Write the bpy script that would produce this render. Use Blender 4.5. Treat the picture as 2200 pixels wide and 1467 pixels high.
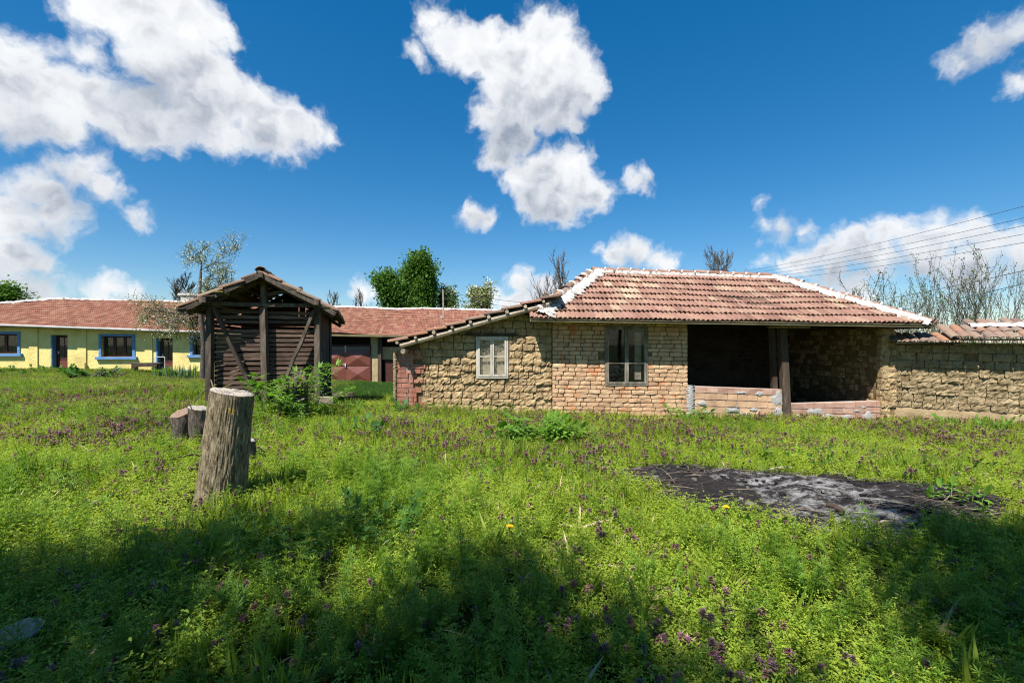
import bpy, math, random
import numpy as np
from mathutils import Vector, Matrix, noise as mnoise

for _o in list(bpy.data.objects):
    bpy.data.objects.remove(_o)
SC = bpy.context.scene
COL = SC.collection
random.seed(7)
RNG = np.random.default_rng(7)
R = math.radians

# ------------------------------------------------------------------ camera
EYE, F = 1.6, 978.0                      # eye height, focal length in photo pixels (16 mm on 36 mm)
cam_d = bpy.data.cameras.new('camera')
cam_d.sensor_width = 36.0
cam_d.lens = 16.0
cam_d.clip_start, cam_d.clip_end = 0.05, 5000
cam = bpy.data.objects.new('camera', cam_d)
cam.location = (0, 0, EYE)
cam.rotation_euler = (R(90), 0, 0)
COL.objects.link(cam)
SC.camera = cam

# ------------------------------------------------------------------ sun
SUN_DIR = Vector((-0.566, -1.0, 1.75)).normalized()       # towards the sun
sun_d = bpy.data.lights.new('sun', 'SUN')
sun_d.energy = 5.0
sun_d.angle = R(0.53)
sun_d.color = (1.0, 0.95, 0.87)
sun = bpy.data.objects.new('sun', sun_d)
sun.rotation_euler = SUN_DIR.to_track_quat('Z', 'Y').to_euler()
sun.location = (-20, -40, 60)
COL.objects.link(sun)

# ------------------------------------------------------------------ render settings
SC.render.engine = 'CYCLES'
SC.view_settings.view_transform = 'Standard'
SC.view_settings.look = 'None'
SC.view_settings.gamma = 1.0
SC.view_settings.use_curve_mapping = False
SC.view_settings.exposure = 0.85
SC.cycles.max_bounces = 7
SC.cycles.diffuse_bounces = 3
SC.cycles.glossy_bounces = 2
SC.cycles.transmission_bounces = 4
SC.cycles.transparent_max_bounces = 12
SC.cycles.caustics_reflective = False
SC.cycles.caustics_refractive = False
SC.cycles.use_denoising = True
SC.cycles.denoising_prefilter = 'NONE'
SC.cycles.filter_width = 1.1
SC.cycles.sample_clamp_indirect = 6.0

# ------------------------------------------------------------------ world: Nishita sky with cumulus clouds placed by direction
def pdir(px, py):
    return Vector(((px - 1100) / F, 1.0, (733 - py) / F)).normalized()

CLOUDS = [  # direction as photo pixels, angular radius in the same pixels
 (60,120,62),(15,190,100),(115,205,85),(215,225,72),(300,262,72),(385,282,55),(455,290,50),(120,262,60),(30,255,60),
 (190,15,60),(290,35,85),(380,60,88),(450,60,46),(350,140,82),(420,170,88),(480,215,72),(540,225,52),(600,262,52),(660,280,42),(705,290,24),(560,270,60),(430,240,80),(250,250,60),(180,120,30),(600,312,34),(500,285,40),
 (190,352,34),(150,378,44),(215,395,40),(75,400,46),(245,428,20),(15,425,46),(110,452,56),(50,482,46),(130,492,26),(5,480,44),
 (300,462,28),(30,560,62),(90,575,42),(15,620,60),(80,630,42),(110,560,22),
 (238,614,30),(285,626,22),(215,636,20),(150,618,20),(120,645,26),
 (935,40,36),(960,75,46),(1010,95,52),(1060,110,60),(1160,62,50),(1205,60,46),(1130,120,72),(1200,150,82),(1240,195,56),(1110,200,84),(1060,250,40),(1095,275,62),(1075,325,42),(1100,345,26),(898,118,20),(1215,255,38),(1150,170,80),(1180,225,60),
 (1120,385,38),(1165,372,46),(1225,370,46),(1255,415,48),(1200,420,58),(1150,425,42),(1285,415,24),(1215,450,36),
 (1360,382,20),(1385,368,17),(1382,398,16),(1012,460,25),(1040,468,18),(990,463,10),
 (1330,545,30),(1365,546,30),(1400,560,26),(1432,570,24),(1300,540,8),
 (1680,562,22),(1710,560,34),(1760,548,40),(1800,520,18),(1835,525,42),(1900,500,42),(1945,500,30),(1985,545,56),(2020,500,42),(2065,500,44),(2110,530,50),(2150,515,30),(2200,540,52),(1880,560,52),(1780,580,36),(2080,570,60),(2240,580,60),(1640,558,12),
 (1830,622,38),(1800,618,22),(1865,640,28),
 (1645,490,13),(1685,490,17),(1730,488,14),(1632,442,9),
 (2100,110,38),(2145,85,40),(2055,142,28),(2185,70,30),(2190,185,22),
 (1115,604,26),(1140,612,18),(1165,628,34),(1120,650,34),(1060,648,22),(785,628,22),(810,632,18),(1500,-240,150),(1720,-330,170),(300,-420,260),(700,-600,260),(-420,120,240),(-700,420,200),(2700,200,200),(2950,420,220)]
GREY = [(420,215,70),(560,290,34),(640,305,24),(300,290,40),(20,290,50),(1090,300,60),(1180,250,60),(1250,250,30),(1150,450,40),(330,225,70),(400,270,60),(230,300,40),(470,240,50),(90,320,40),(60,200,30),(170,430,70),(120,500,50),(60,440,30),(40,630,80),(80,580,40),(300,480,22),
        (1110,310,55),(1180,225,50),(1100,250,40),(1200,460,40),(1240,440,26),(1390,400,16),(1015,475,14),(1350,570,30),(1830,590,50),(1960,590,60),(2080,590,60),(2190,590,50),(1760,590,36),(1690,500,24),(2080,130,40),(2160,110,40),(1160,650,36),(2000,600,60)]

def make_world():
    w = bpy.data.worlds.new('World')
    SC.world = w
    w.use_nodes = True
    nt = w.node_tree
    nt.nodes.clear()
    N, L = nt.nodes.new, nt.links.new
    def math_(op, a, b=None, c=None):
        n = N('ShaderNodeMath'); n.operation = op
        for i, v in enumerate((a, b, c)):
            if v is None: continue
            if isinstance(v, (int, float)): n.inputs[i].default_value = v
            else: L(v, n.inputs[i])
        return n.outputs[0]
    def vmath(op, a, b):
        n = N('ShaderNodeVectorMath'); n.operation = op
        for i, v in enumerate((a, b)):
            if isinstance(v, (tuple, Vector)): n.inputs[i].default_value = v
            else: L(v, n.inputs[i])
        return n
    def noise_(vec, scale, detail, rough=0.55):
        n = N('ShaderNodeTexNoise')
        n.inputs['Scale'].default_value = scale; n.inputs['Detail'].default_value = detail
        n.inputs['Roughness'].default_value = rough
        L(vec, n.inputs['Vector']); return n
    sky = N('ShaderNodeTexSky'); sky.sky_type = 'NISHITA'; sky.sun_disc = False
    sky.sun_elevation = math.asin(SUN_DIR.z)
    sky.sun_rotation = math.atan2(SUN_DIR.x, SUN_DIR.y)
    sky.air_density = 1.0; sky.dust_density = 0.25; sky.ozone_density = 4.0; sky.altitude = 300
    hs = N('ShaderNodeHueSaturation'); hs.inputs['Saturation'].default_value = 1.54; hs.inputs['Value'].default_value = 1.36
    hs.inputs['Hue'].default_value = 0.499
    gm_ = N('ShaderNodeGamma'); gm_.inputs[1].default_value = 0.80; L(sky.outputs[0], gm_.inputs[0]); L(gm_.outputs[0], hs.inputs['Color'])
    tc = N('ShaderNodeTexCoord')
    d = vmath('NORMALIZE', tc.outputs['Generated'], (0, 0, 0)).outputs[0]
    w1 = noise_(d, 6.0, 2, 0.5)
    w2 = noise_(d, 20.0, 4, 0.55)
    def warp(amt1, amt2):
        a = vmath('SUBTRACT', w1.outputs['Color'], (0.5, 0.5, 0.5)).outputs[0]
        b = vmath('SUBTRACT', w2.outputs['Color'], (0.5, 0.5, 0.5)).outputs[0]
        sa = N('ShaderNodeVectorMath'); sa.operation = 'SCALE'; L(a, sa.inputs[0]); sa.inputs['Scale'].default_value = amt1
        sb = N('ShaderNodeVectorMath'); sb.operation = 'SCALE'; L(b, sb.inputs[0]); sb.inputs['Scale'].default_value = amt2
        s = vmath('ADD', sa.outputs[0], sb.outputs[0]).outputs[0]
        return vmath('ADD', d, s).outputs[0]
    dw = warp(0.045, 0.052)
    def chain(vec, blobs, k):
        cur = None
        for (px, py, r) in blobs:
            c = pdir(px, py)
            th = (r*1.06+1.5) / F * (c.y ** 1.5)
            dist = vmath('DISTANCE', vec, c).outputs['Value']
            v = math_('SUBTRACT', dist, th)
            if cur is None: cur = v
            else: cur = math_('SMOOTH_MIN', cur, v, k)
        return cur
    f = chain(dw, CLOUDS, 0.012)                  # signed angular distance, < 0 inside a cloud
    fine = noise_(dw, 34.0, 5, 0.55)
    edge = math_('MULTIPLY_ADD', fine.outputs['Fac'], 0.050, -0.030)
    f2 = math_('ADD', f, edge)
    mr = N('ShaderNodeMapRange'); mr.interpolation_type = 'SMOOTHSTEP'
    L(f2, mr.inputs['Value'])
    mr.inputs['From Min'].default_value = 0.008; mr.inputs['From Max'].default_value = -0.024
    # grey bases: cloud shade painted in as colour zones
    g = chain(dw, GREY, 0.03)
    gn = math_('MULTIPLY_ADD', w2.outputs['Fac'], 0.06, -0.030)
    g2 = math_('ADD', g, gn)
    gm = N('ShaderNodeMapRange'); gm.interpolation_type = 'SMOOTHSTEP'
    L(g2, gm.inputs['Value'])
    gm.inputs['From Min'].default_value = 0.06; gm.inputs['From Max'].default_value = -0.07
    tex = noise_(dw, 9.0, 5, 0.55)
    tx = N('ShaderNodeMapRange'); L(tex.outputs['Fac'], tx.inputs['Value'])
    tx.inputs['From Min'].default_value = 0.35; tx.inputs['From Max'].default_value = 0.7
    tx.inputs['To Min'].default_value = 0.0; tx.inputs['To Max'].default_value = 0.28
    em1 = noise_(dw, 17.0, 4, 0.5)
    em2 = noise_(vmath('ADD', dw, (-0.010, 0.0, 0.022)).outputs[0], 17.0, 4, 0.5)
    emb = math_('MULTIPLY', math_('SUBTRACT', em2.outputs['Fac'], em1.outputs['Fac']), 1.5)  # light and shade of the billows painted in by offset noise
    inner = N('ShaderNodeMapRange'); inner.interpolation_type = 'SMOOTHSTEP'; L(f2, inner.inputs['Value'])
    inner.inputs['From Min'].default_value = -0.005; inner.inputs['From Max'].default_value = -0.045
    emb = math_('MULTIPLY', math_('ADD', emb, 0.10), inner.outputs[0])
    sh = math_('MULTIPLY_ADD', gm.outputs[0], 0.72, math_('ADD', math_('MULTIPLY', tx.outputs[0], 0.5), emb))
    ramp = N('ShaderNodeValToRGB'); L(sh, ramp.inputs[0])
    e = ramp.color_ramp.elements
    e[0].position = 0.0; e[0].color = (7.5, 7.6, 7.7, 1)
    e[1].position = 1.0; e[1].color = (2.5, 2.9, 3.6, 1)
    m = e.new(0.3); m.color = (6.5, 6.65, 6.9, 1)
    mix = N('ShaderNodeMix'); mix.data_type = 'RGBA'
    al = math_('MULTIPLY', mr.outputs[0], 0.97)
    L(al, mix.inputs['Factor']); L(hs.outputs[0], mix.inputs['A']); L(ramp.outputs[0], mix.inputs['B'])
    bg = N('ShaderNodeBackground'); bg.inputs['Strength'].default_value = 0.075
    L(mix.outputs['Result'], bg.inputs['Color'])
    out = N('ShaderNodeOutputWorld'); L(bg.outputs[0], out.inputs['Surface'])
    w.cycles.sampling_method = 'MANUAL'; w.cycles.sample_map_resolution = 512
make_world()

# ------------------------------------------------------------------ helpers
W = {}                                             # object -> world matrix
def link(o, parent=None, basis=None):
    COL.objects.link(o)
    b = basis if basis is not None else Matrix.Identity(4)
    o.matrix_basis = b
    if parent is not None:
        o.parent = parent
        o.matrix_parent_inverse = W[parent.name].inverted()
    W[o.name] = b
    return o
def thing(name, loc, label, cat, group=None):
    o = bpy.data.objects.new(name, None)
    o.empty_display_size = 0.2
    link(o, None, Matrix.Translation(loc))
    o['label'] = label; o['category'] = cat
    if group: o['group'] = group
    return o
def tag(o, label, cat=None, group=None, kind=None):
    if label: o['label'] = label
    if cat: o['category'] = cat
    if group: o['group'] = group
    if kind: o['kind'] = kind
    return o
def mesh(name, V, Fc, mat=None, smooth=False, tint=None):
    me = bpy.data.meshes.new(name)
    me.from_pydata([tuple(v) for v in V], [], [tuple(f) for f in Fc])
    if mat is not None:
        for m in (mat if isinstance(mat, (list, tuple)) else [mat]): me.materials.append(m)
    if smooth:
        me.polygons.foreach_set('use_smooth', [True] * len(me.polygons))
    if tint is not None:
        a = me.attributes.new('tint', 'FLOAT', 'FACE'); a.data.foreach_set('value', np.asarray(tint, dtype=np.float32))
    me.update()
    return me
def mesh_np(name, V, Q, mat=None, tint=None, smooth=False):
    """quads from numpy arrays, quickly"""
    V = np.asarray(V, dtype=np.float32); Q = np.asarray(Q, dtype=np.int32)
    k = Q.shape[1]
    me = bpy.data.meshes.new(name)
    me.vertices.add(len(V)); me.vertices.foreach_set('co', V.ravel())
    me.loops.add(Q.size); me.loops.foreach_set('vertex_index', Q.ravel())
    me.polygons.add(len(Q))
    me.polygons.foreach_set('loop_start', np.arange(0, Q.size, k, dtype=np.int32))
    if smooth: me.polygons.foreach_set('use_smooth', np.ones(len(Q), dtype=bool))
    if mat is not None:
        for m in (mat if isinstance(mat, (list, tuple)) else [mat]): me.materials.append(m)
    if tint is not None:
        a = me.attributes.new('tint', 'FLOAT', 'FACE'); a.data.foreach_set('value', np.asarray(tint, dtype=np.float32))
    me.update(calc_edges=True); me.validate()
    return me
def obj(name, me, parent=None, basis=None):
    return link(bpy.data.objects.new(name, me), parent, basis)
class B:
    """collects shapes for one mesh object"""
    def __init__(s): s.v, s.f, s.t, s.m = [], [], [], []
    def face(s, idx, t=0.5, m=0): s.f.append(idx); s.t.append(t); s.m.append(m)
    def hexa(s, c8, t=0.5):
        n = len(s.v); s.v += [Vector(c) for c in c8]
        for q in ((0,3,2,1),(4,5,6,7),(0,1,5,4),(1,2,6,5),(2,3,7,6),(3,0,4,7)): s.face([n+i for i in q], t)
    def box(s, x0, x1, y0, y1, z0, z1, t=0.5):
        s.hexa([(x0,y0,z0),(x1,y0,z0),(x1,y1,z0),(x0,y1,z0),(x0,y0,z1),(x1,y0,z1),(x1,y1,z1),(x0,y1,z1)], t)
    def beam(s, p0, p1, w, h, up=(0,0,1), nseg=1, jit=0.0, t=0.5, taper=1.0):
        p0, p1 = Vector(p0), Vector(p1); d = (p1-p0).normalized(); up = Vector(up)
        side = d.cross(up)
        if side.length < 1e-3: side = d.cross(Vector((0,1,0)))
        side.normalize(); u = side.cross(d).normalized()
        rings = []
        for k in range(nseg+1):
            a = k/nseg; c = p0.lerp(p1, a); sc = 1+(taper-1)*a
            jx = Vector([random.uniform(-jit, jit) for _ in range(3)])
            ring = []
            for (a1, a2) in ((-1,-1),(1,-1),(1,1),(-1,1)):
                ring.append(c + jx + side*(a1*w/2*sc*(1+random.uniform(-jit,jit)*4)) + u*(a2*h/2*sc*(1+random.uniform(-jit,jit)*4)))
            n = len(s.v); s.v += ring; rings.append(n)
        for k in range(nseg):
            a, b = rings[k], rings[k+1]
            for q in range(4): s.face([a+q, a+(q+1)%4, b+(q+1)%4, b+q], t)
        s.face([rings[0]+3, rings[0]+2, rings[0]+1, rings[0]], t); s.face([rings[-1]+i for i in range(4)], t)
    def tube(s, pts, rad, n=6, t=0.5, cap=True):
        pts = [Vector(p) for p in pts]; rings = []
        for k, p in enumerate(pts):
            d = (pts[min(k+1, len(pts)-1)] - pts[max(k-1, 0)])
            if d.length < 1e-6: d = Vector((0,0,1))
            d.normalize(); a = d.orthogonal().normalized() if k == 0 else (a - d*a.dot(d)).normalized()
            b = d.cross(a); st = len(s.v); r = rad[k] if isinstance(rad, (list, tuple)) else rad
            for q in range(n):
                an = 2*math.pi*q/n; s.v.append(p + a*math.cos(an)*r + b*math.sin(an)*r)
            rings.append(st)
        for k in range(len(rings)-1):
            x, y = rings[k], rings[k+1]
            for q in range(n): s.face([x+q, x+(q+1)%n, y+(q+1)%n, y+q], t)
        if cap:
            s.face([rings[0]+q for q in reversed(range(n))], t); s.face([rings[-1]+q for q in range(n)], t)
    def mesh(s, name, mat, smooth=False, tint=False):
        me = mesh(name, s.v, s.f, mat, smooth, s.t if tint else None)
        if any(s.m): me.polygons.foreach_set('material_index', s.m)
        return me
    def build(s, name, mat, parent=None, smooth=False, tint=False):
        return obj(name, s.mesh(name, mat, smooth, tint), parent)

def pt(px, py, D): return Vector(((px-1100)/F*D, D, EYE-(py-733)/F*D))

# ------------------------------------------------------------------ materials
def new_mat(name):
    m = bpy.data.materials.new(name); m.use_nodes = True; m.node_tree.nodes.clear(); return m
class NB:
    def __init__(s, m): s.nt = m.node_tree; s.N = s.nt.nodes.new; s.L = s.nt.links.new
    def put(s, inp, v):
        if isinstance(v, bpy.types.NodeSocket): s.L(v, inp)
        elif v is not None:
            if hasattr(inp.default_value, '__len__') and not hasattr(v, '__len__'): v = (v,)*len(inp.default_value)
            if hasattr(inp.default_value, '__len__') and len(inp.default_value) == 4 and len(v) == 3: v = (*v, 1)
            inp.default_value = v
    def math(s, op, a, b=None, c=None, clamp=False):
        n = s.N('ShaderNodeMath'); n.operation = op; n.use_clamp = clamp
        for i, v in enumerate((a, b, c)): s.put(n.inputs[i], v)
        return n.outputs[0]
    def pos(s, scale=(1,1,1)):
        g = s.N('ShaderNodeNewGeometry')
        mp = s.N('ShaderNodeMapping'); s.L(g.outputs['Position'], mp.inputs['Vector']); mp.inputs['Scale'].default_value = scale
        return mp.outputs[0]
    def noise(s, vec, scale, detail=5, rough=0.6, dist=0.0):
        n = s.N('ShaderNodeTexNoise'); s.L(vec, n.inputs['Vector'])
        n.inputs['Scale'].default_value = scale; n.inputs['Detail'].default_value = detail
        n.inputs['Roughness'].default_value = rough; n.inputs['Distortion'].default_value = dist
        return n.outputs['Fac']
    def ramp(s, fac, stops):
        n = s.N('ShaderNodeValToRGB'); s.L(fac, n.inputs[0]); e = n.color_ramp.elements
        while len(e) < len(stops): e.new(0.5)
        for el, (p, c) in zip(e, stops): el.position = p; el.color = (*c, 1)
        return n.outputs[0]
    def rng(s, v, a, b, c=0.0, d=1.0, smooth=False):
        n = s.N('ShaderNodeMapRange'); n.interpolation_type = 'SMOOTHSTEP' if smooth else 'LINEAR'
        s.put(n.inputs['Value'], v)
        for k, x in zip(('From Min','From Max','To Min','To Max'), (a,b,c,d)): n.inputs[k].default_value = x
        return n.outputs[0]
    def mix(s, fac, a, b, blend='MIX'):
        n = s.N('ShaderNodeMix'); n.data_type = 'RGBA'; n.blend_type = blend
        s.put(n.inputs['Factor'], fac); s.put(n.inputs['A'], a); s.put(n.inputs['B'], b)
        return n.outputs['Result']
    def rand(s): return s.N('ShaderNodeObjectInfo').outputs['Random']
    def attr(s, name):
        n = s.N('ShaderNodeAttribute'); n.attribute_name = name; return n.outputs['Fac']
    def bump(s, h, strength=0.6, dist=0.02, normal=None):
        n = s.N('ShaderNodeBump'); s.L(h, n.inputs['Height']); n.inputs['Strength'].default_value = strength; n.inputs['Distance'].default_value = dist
        if normal is not None: s.L(normal, n.inputs['Normal'])
        return n.outputs[0]
    def val(s, col, v):     # col * v
        return s.mix(1.0, col, s.gray(v), 'MULTIPLY')
    def gray(s, v):
        n = s.N('ShaderNodeCombineColor')
        for i in range(3): s.put(n.inputs[i], v)
        return n.outputs[0]
    def out(s, col, rough=0.85, normal=None, spec=0.25, metal=0.0):
        p = s.N('ShaderNodeBsdfPrincipled'); s.put(p.inputs['Base Color'], col); s.put(p.inputs['Roughness'], rough)
        p.inputs['Specular IOR Level'].default_value = spec; p.inputs['Metallic'].default_value = metal
        if normal is not None: s.L(normal, p.inputs['Normal'])
        o = s.N('ShaderNodeOutputMaterial'); s.L(p.outputs[0], o.inputs['Surface'])
        return p

def surf(name, stops, scale=6, detail=6, rough=0.88, rnd=0.0, bump=0.5, bscale=40, bdist=0.01, stretch=(1,1,1), spec=0.2, speck=None, dist=0.0):
    """general weathered surface: noise colour, per-object brightness, bump"""
    m = new_mat(name); n = NB(m)
    p = n.pos(stretch)
    f = n.noise(p, scale, detail, 0.62, dist)
    c = n.ramp(n.rng(f, 0.3, 0.7), stops)
    if speck:
        k = n.rng(n.noise(p, speck[1], 3), speck[2], speck[2]+0.06)
        c = n.mix(k, c, speck[0])
    if rnd: c = n.val(c, n.rng(n.rand(), 0, 1, 1-rnd, 1+rnd))
    nb = None
    if bump: nb = n.bump(n.noise(p, bscale, 6, 0.65), bump, bdist)
    n.out(c, rough, nb, spec)
    return m

def tile_mat(name, stops, from_attr=False, lich=0.25):
    m = new_mat(name); n = NB(m)
    r = n.attr('tint') if from_attr else n.rand()
    p = n.pos()
    c = n.ramp(r, stops)
    f = n.noise(p, 9, 6, 0.65)
    c = n.mix(n.rng(f, 0.5, 0.72, 0, 0.55), c, (0.17, 0.10, 0.07))       # soot and dirt
    g = n.noise(p, 3.1, 7, 0.7)
    c = n.mix(n.rng(g, 0.54, 0.72, 0, lich), c, (0.40, 0.30, 0.17))       # lichen
    s = n.noise(p, 45, 4, 0.6)
    c = n.mix(n.rng(s, 0.58, 0.7, 0, 0.35), c, (0.42, 0.33, 0.27))
    n.out(c, 0.85, n.bump(n.noise(p, 70, 5), 0.4, 0.006), 0.2)
    return m

def wood_mat(name, stops, along=(1,1,1), rnd=0.2, bump=0.7, scale=6):
    m = new_mat(name); n = NB(m)
    p = n.pos(along)
    f = n.noise(p, scale, 8, 0.7, 0.4)
    c = n.ramp(n.rng(f, 0.3, 0.7), stops)
    c = n.val(c, n.rng(n.rand(), 0, 1, 1-rnd, 1+rnd))
    n.out(c, 0.85, n.bump(n.noise(p, scale*3, 6, 0.7), bump, 0.012), 0.15)
    return m

def leaf_mat(name, cols, trans=0.45, rough=0.55, src='rand', spec=0.3):
    m = new_mat(name); n = NB(m)
    r = n.rand() if src == 'rand' else n.attr('tint')
    c = n.ramp(r, [(i/(max(1, len(cols)-1)), k) for i, k in enumerate(cols)])
    p = n.N('ShaderNodeBsdfPrincipled'); n.L(c, p.inputs['Base Color']); p.inputs['Roughness'].default_value = rough
    p.inputs['Specular IOR Level'].default_value = spec
    t = n.N('ShaderNodeBsdfTranslucent')
    tc = n.mix(1.0, c, (1.25, 1.2, 0.55), 'MULTIPLY'); n.L(tc, t.inputs['Color'])
    mx = n.N('ShaderNodeMixShader'); mx.inputs[0].default_value = trans
    n.L(p.outputs[0], mx.inputs[1]); n.L(t.outputs[0], mx.inputs[2])
    o = n.N('ShaderNodeOutputMaterial'); n.L(mx.outputs[0], o.inputs['Surface'])
    return m

def glass_mat(name, dust=0.2, dcol=(0.35,0.38,0.40), refl=1.0):
    m = new_mat(name); n = NB(m)
    tr = n.N('ShaderNodeBsdfTransparent'); tr.inputs[0].default_value = (0.8, 0.85, 0.85, 1)
    gl = n.N('ShaderNodeBsdfGlossy'); gl.inputs['Roughness'].default_value = 0.03
    fr = n.N('ShaderNodeLayerWeight'); fr.inputs['Blend'].default_value = 0.5
    fk = n.math('MULTIPLY_ADD', n.math('POWER', fr.outputs['Facing'], 4.0), 0.8, 0.045)
    mx = n.N('ShaderNodeMixShader'); n.L(n.math('MULTIPLY', fk, refl, clamp=True), mx.inputs[0]); n.L(tr.outputs[0], mx.inputs[1]); n.L(gl.outputs[0], mx.inputs[2])
    df = n.N('ShaderNodeBsdfDiffuse'); df.inputs[0].default_value = (*dcol, 1)
    k = n.rng(n.noise(n.pos(), 16, 8, 0.75), 0.4, 0.75, 0, dust*2)
    m2 = n.N('ShaderNodeMixShader'); n.L(k, m2.inputs[0]); n.L(mx.outputs[0], m2.inputs[1]); n.L(df.outputs[0], m2.inputs[2])
    o = n.N('ShaderNodeOutputMaterial'); n.L(m2.outputs[0], o.inputs['Surface'])
    return m

M = {}
M['adobe'] = surf('adobe', [(0,(0.25,0.17,0.088)),(0.45,(0.385,0.275,0.152)),(1,(0.51,0.38,0.22))], 5, 8, 0.95, 0.12, 1.0, 26, 0.035, spec=0.1, speck=((0.24,0.165,0.09), 30, 0.62))
M['adobe_grey'] = surf('adobe_grey', [(0,(0.21,0.155,0.085)),(0.5,(0.315,0.24,0.14)),(1,(0.43,0.335,0.205))], 6, 9, 0.95, 0.08, 1.0, 15, 0.07, (1,1,0.5), spec=0.1)
M['mud_brick'] = surf('mud_brick', [(0,(0.38,0.23,0.14)),(0.5,(0.52,0.335,0.205)),(1,(0.60,0.43,0.27))], 4, 7, 0.93, 0.13, 0.7, 40, 0.02, spec=0.1, speck=((0.55,0.24,0.12), 3.0, 0.58))
M['mortar'] = surf('mud_mortar', [(0,(0.15,0.10,0.055)),(1,(0.27,0.19,0.10))], 7, 6, 0.95, 0, 1.0, 40, 0.03, spec=0.1)
M['red_brick'] = surf('red_brick', [(0,(0.25,0.10,0.07)),(0.6,(0.35,0.155,0.11)),(1,(0.44,0.25,0.185))], 9, 6, 0.9, 0.15, 0.6, 60, 0.01, (1,1,0.4), spec=0.15)
M['hollow_brick'] = surf('hollow_brick', [(0,(0.40,0.25,0.16)),(0.5,(0.52,0.34,0.21)),(1,(0.60,0.43,0.29))], 3, 6, 0.92, 0.16, 0.4, 60, 0.006, spec=0.12)
M['hollow_brick_red'] = surf('hollow_brick_red', [(0,(0.38,0.20,0.14)),(1,(0.56,0.40,0.32))], 5, 6, 0.92, 0.16, 0.4, 60, 0.006, (1,1,6), spec=0.12)
M['cement'] = surf('cement', [(0,(0.30,0.29,0.28)),(1,(0.44,0.43,0.42))], 9, 7, 0.95, 0, 0.9, 45, 0.02)
M['white_mortar'] = surf('white_mortar', [(0,(0.32,0.28,0.25)),(0.35,(0.52,0.49,0.46)),(1,(0.66,0.64,0.61))], 11, 8, 0.9, 0, 1.0, 26, 0.04)
M['plaster_base'] = surf('earth_plaster', [(0,(0.20,0.145,0.08)),(1,(0.36,0.275,0.16))], 3, 9, 0.95, 0, 0.9, 16, 0.04)
TST = [(0,(0.19,0.10,0.075)),(0.2,(0.265,0.145,0.11)),(0.45,(0.305,0.175,0.132)),(0.65,(0.23,0.128,0.097)),(0.82,(0.335,0.20,0.145)),(0.93,(0.31,0.21,0.15)),(1,(0.39,0.285,0.195))]
M['tile'] = tile_mat('clay_tile', TST)
M['tile_joined'] = tile_mat('clay_tile_rows', [(0,(0.19,0.075,0.05)),(0.4,(0.25,0.105,0.07)),(0.75,(0.285,0.13,0.085)),(0.93,(0.32,0.175,0.115)),(1,(0.33,0.11,0.065))], True, 0.35)
M['tile_old'] = tile_mat('old_clay_tile', [(0,(0.15,0.10,0.08)),(0.3,(0.24,0.17,0.135)),(0.55,(0.30,0.15,0.09)),(0.8,(0.20,0.15,0.12)),(1,(0.34,0.24,0.16))], False, 0.6)
M['tile_pale'] = tile_mat('pale_cream_tile', [(0,(0.36,0.25,0.18)),(1,(0.46,0.35,0.24))], False, 0.2)
M['wood'] = wood_mat('weathered_wood', [(0,(0.035,0.026,0.02)),(0.5,(0.08,0.062,0.048)),(1,(0.17,0.14,0.115))], (1,1,0.25))
M['wood_h'] = wood_mat('weathered_board', [(0,(0.055,0.033,0.024)),(0.5,(0.11,0.072,0.055)),(1,(0.22,0.155,0.12))], (0.3,0.3,2.5))
M['wood_dark'] = wood_mat('dark_timber', [(0,(0.035,0.025,0.018)),(0.6,(0.075,0.055,0.04)),(1,(0.14,0.105,0.08))], (1,1,0.2))
M['wood_pale'] = wood_mat('pale_timber', [(0,(0.20,0.155,0.11)),(0.5,(0.33,0.27,0.20)),(1,(0.46,0.39,0.30))], (0.5,1,1))
M['wood_moss'] = wood_mat('mossy_board', [(0,(0.14,0.11,0.04)),(0.5,(0.30,0.24,0.07)),(1,(0.22,0.17,0.09))], (1,0.4,1))
M['fascia'] = wood_mat('fascia_wood', [(0,(0.10,0.085,0.045)),(0.5,(0.17,0.145,0.08)),(1,(0.24,0.21,0.12))], (0.3,1,1))
M['frame_white'] = wood_mat('white_flaking_frame', [(0,(0.26,0.23,0.19)),(0.35,(0.44,0.40,0.34)),(1,(0.58,0.54,0.47))], (1,1,0.3), 0.08, 0.4)
M['frame_grey'] = wood_mat('grey_bare_frame', [(0,(0.09,0.08,0.06)),(0.5,(0.17,0.15,0.115)),(1,(0.36,0.32,0.27))], (1,1,0.3), 0.08, 0.5)
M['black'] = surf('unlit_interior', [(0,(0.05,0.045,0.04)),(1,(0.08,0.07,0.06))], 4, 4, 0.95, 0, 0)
M['glass'] = glass_mat('old_glass', 0.035)
M['glass_dusty'] = glass_mat('dusty_glass', 0.30, (0.44,0.39,0.31))
# ------------------------------------------------------------------ terrain
GP = np.array([(0,0,0),(0,3,0),(-4,4,.0),(4,4,-.04),(-4,8,.02),(2,8,-.14),(8,8,-.24),(-2.6,11.2,-.10),(1,11.2,-.26),(4.4,11.2,-.36),(9.3,11.3,-.42),(13,10,-.42),(20,10,-.5),
  (-5.7,11,.04),(-7,10,.05),(-4.5,12.5,-.1),(-28,26,.02),(-24,26.3,-.06),(-18.5,27,-.24),(-14,28,-.85),(-10,28.4,-1.02),(-6,28.8,-1.05),(2,30,-1.1),(-6.5,20,-.68),(-4,15,-.34),(-5.5,17,-.5),(-20,18,-.02),(-12,13,.08),(-13,20,-.12),(-10,24,-.55),
  (9,16,-.5),(20,20,-.6),(0,60,-1.2),(-60,60,-.6),(60,60,-1.2),(0,-20,.1),(40,-20,-.3),(-40,-20,.1),(-45,20,.1),(8,5,-.12),(0,20,-.8)], dtype=float)
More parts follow.
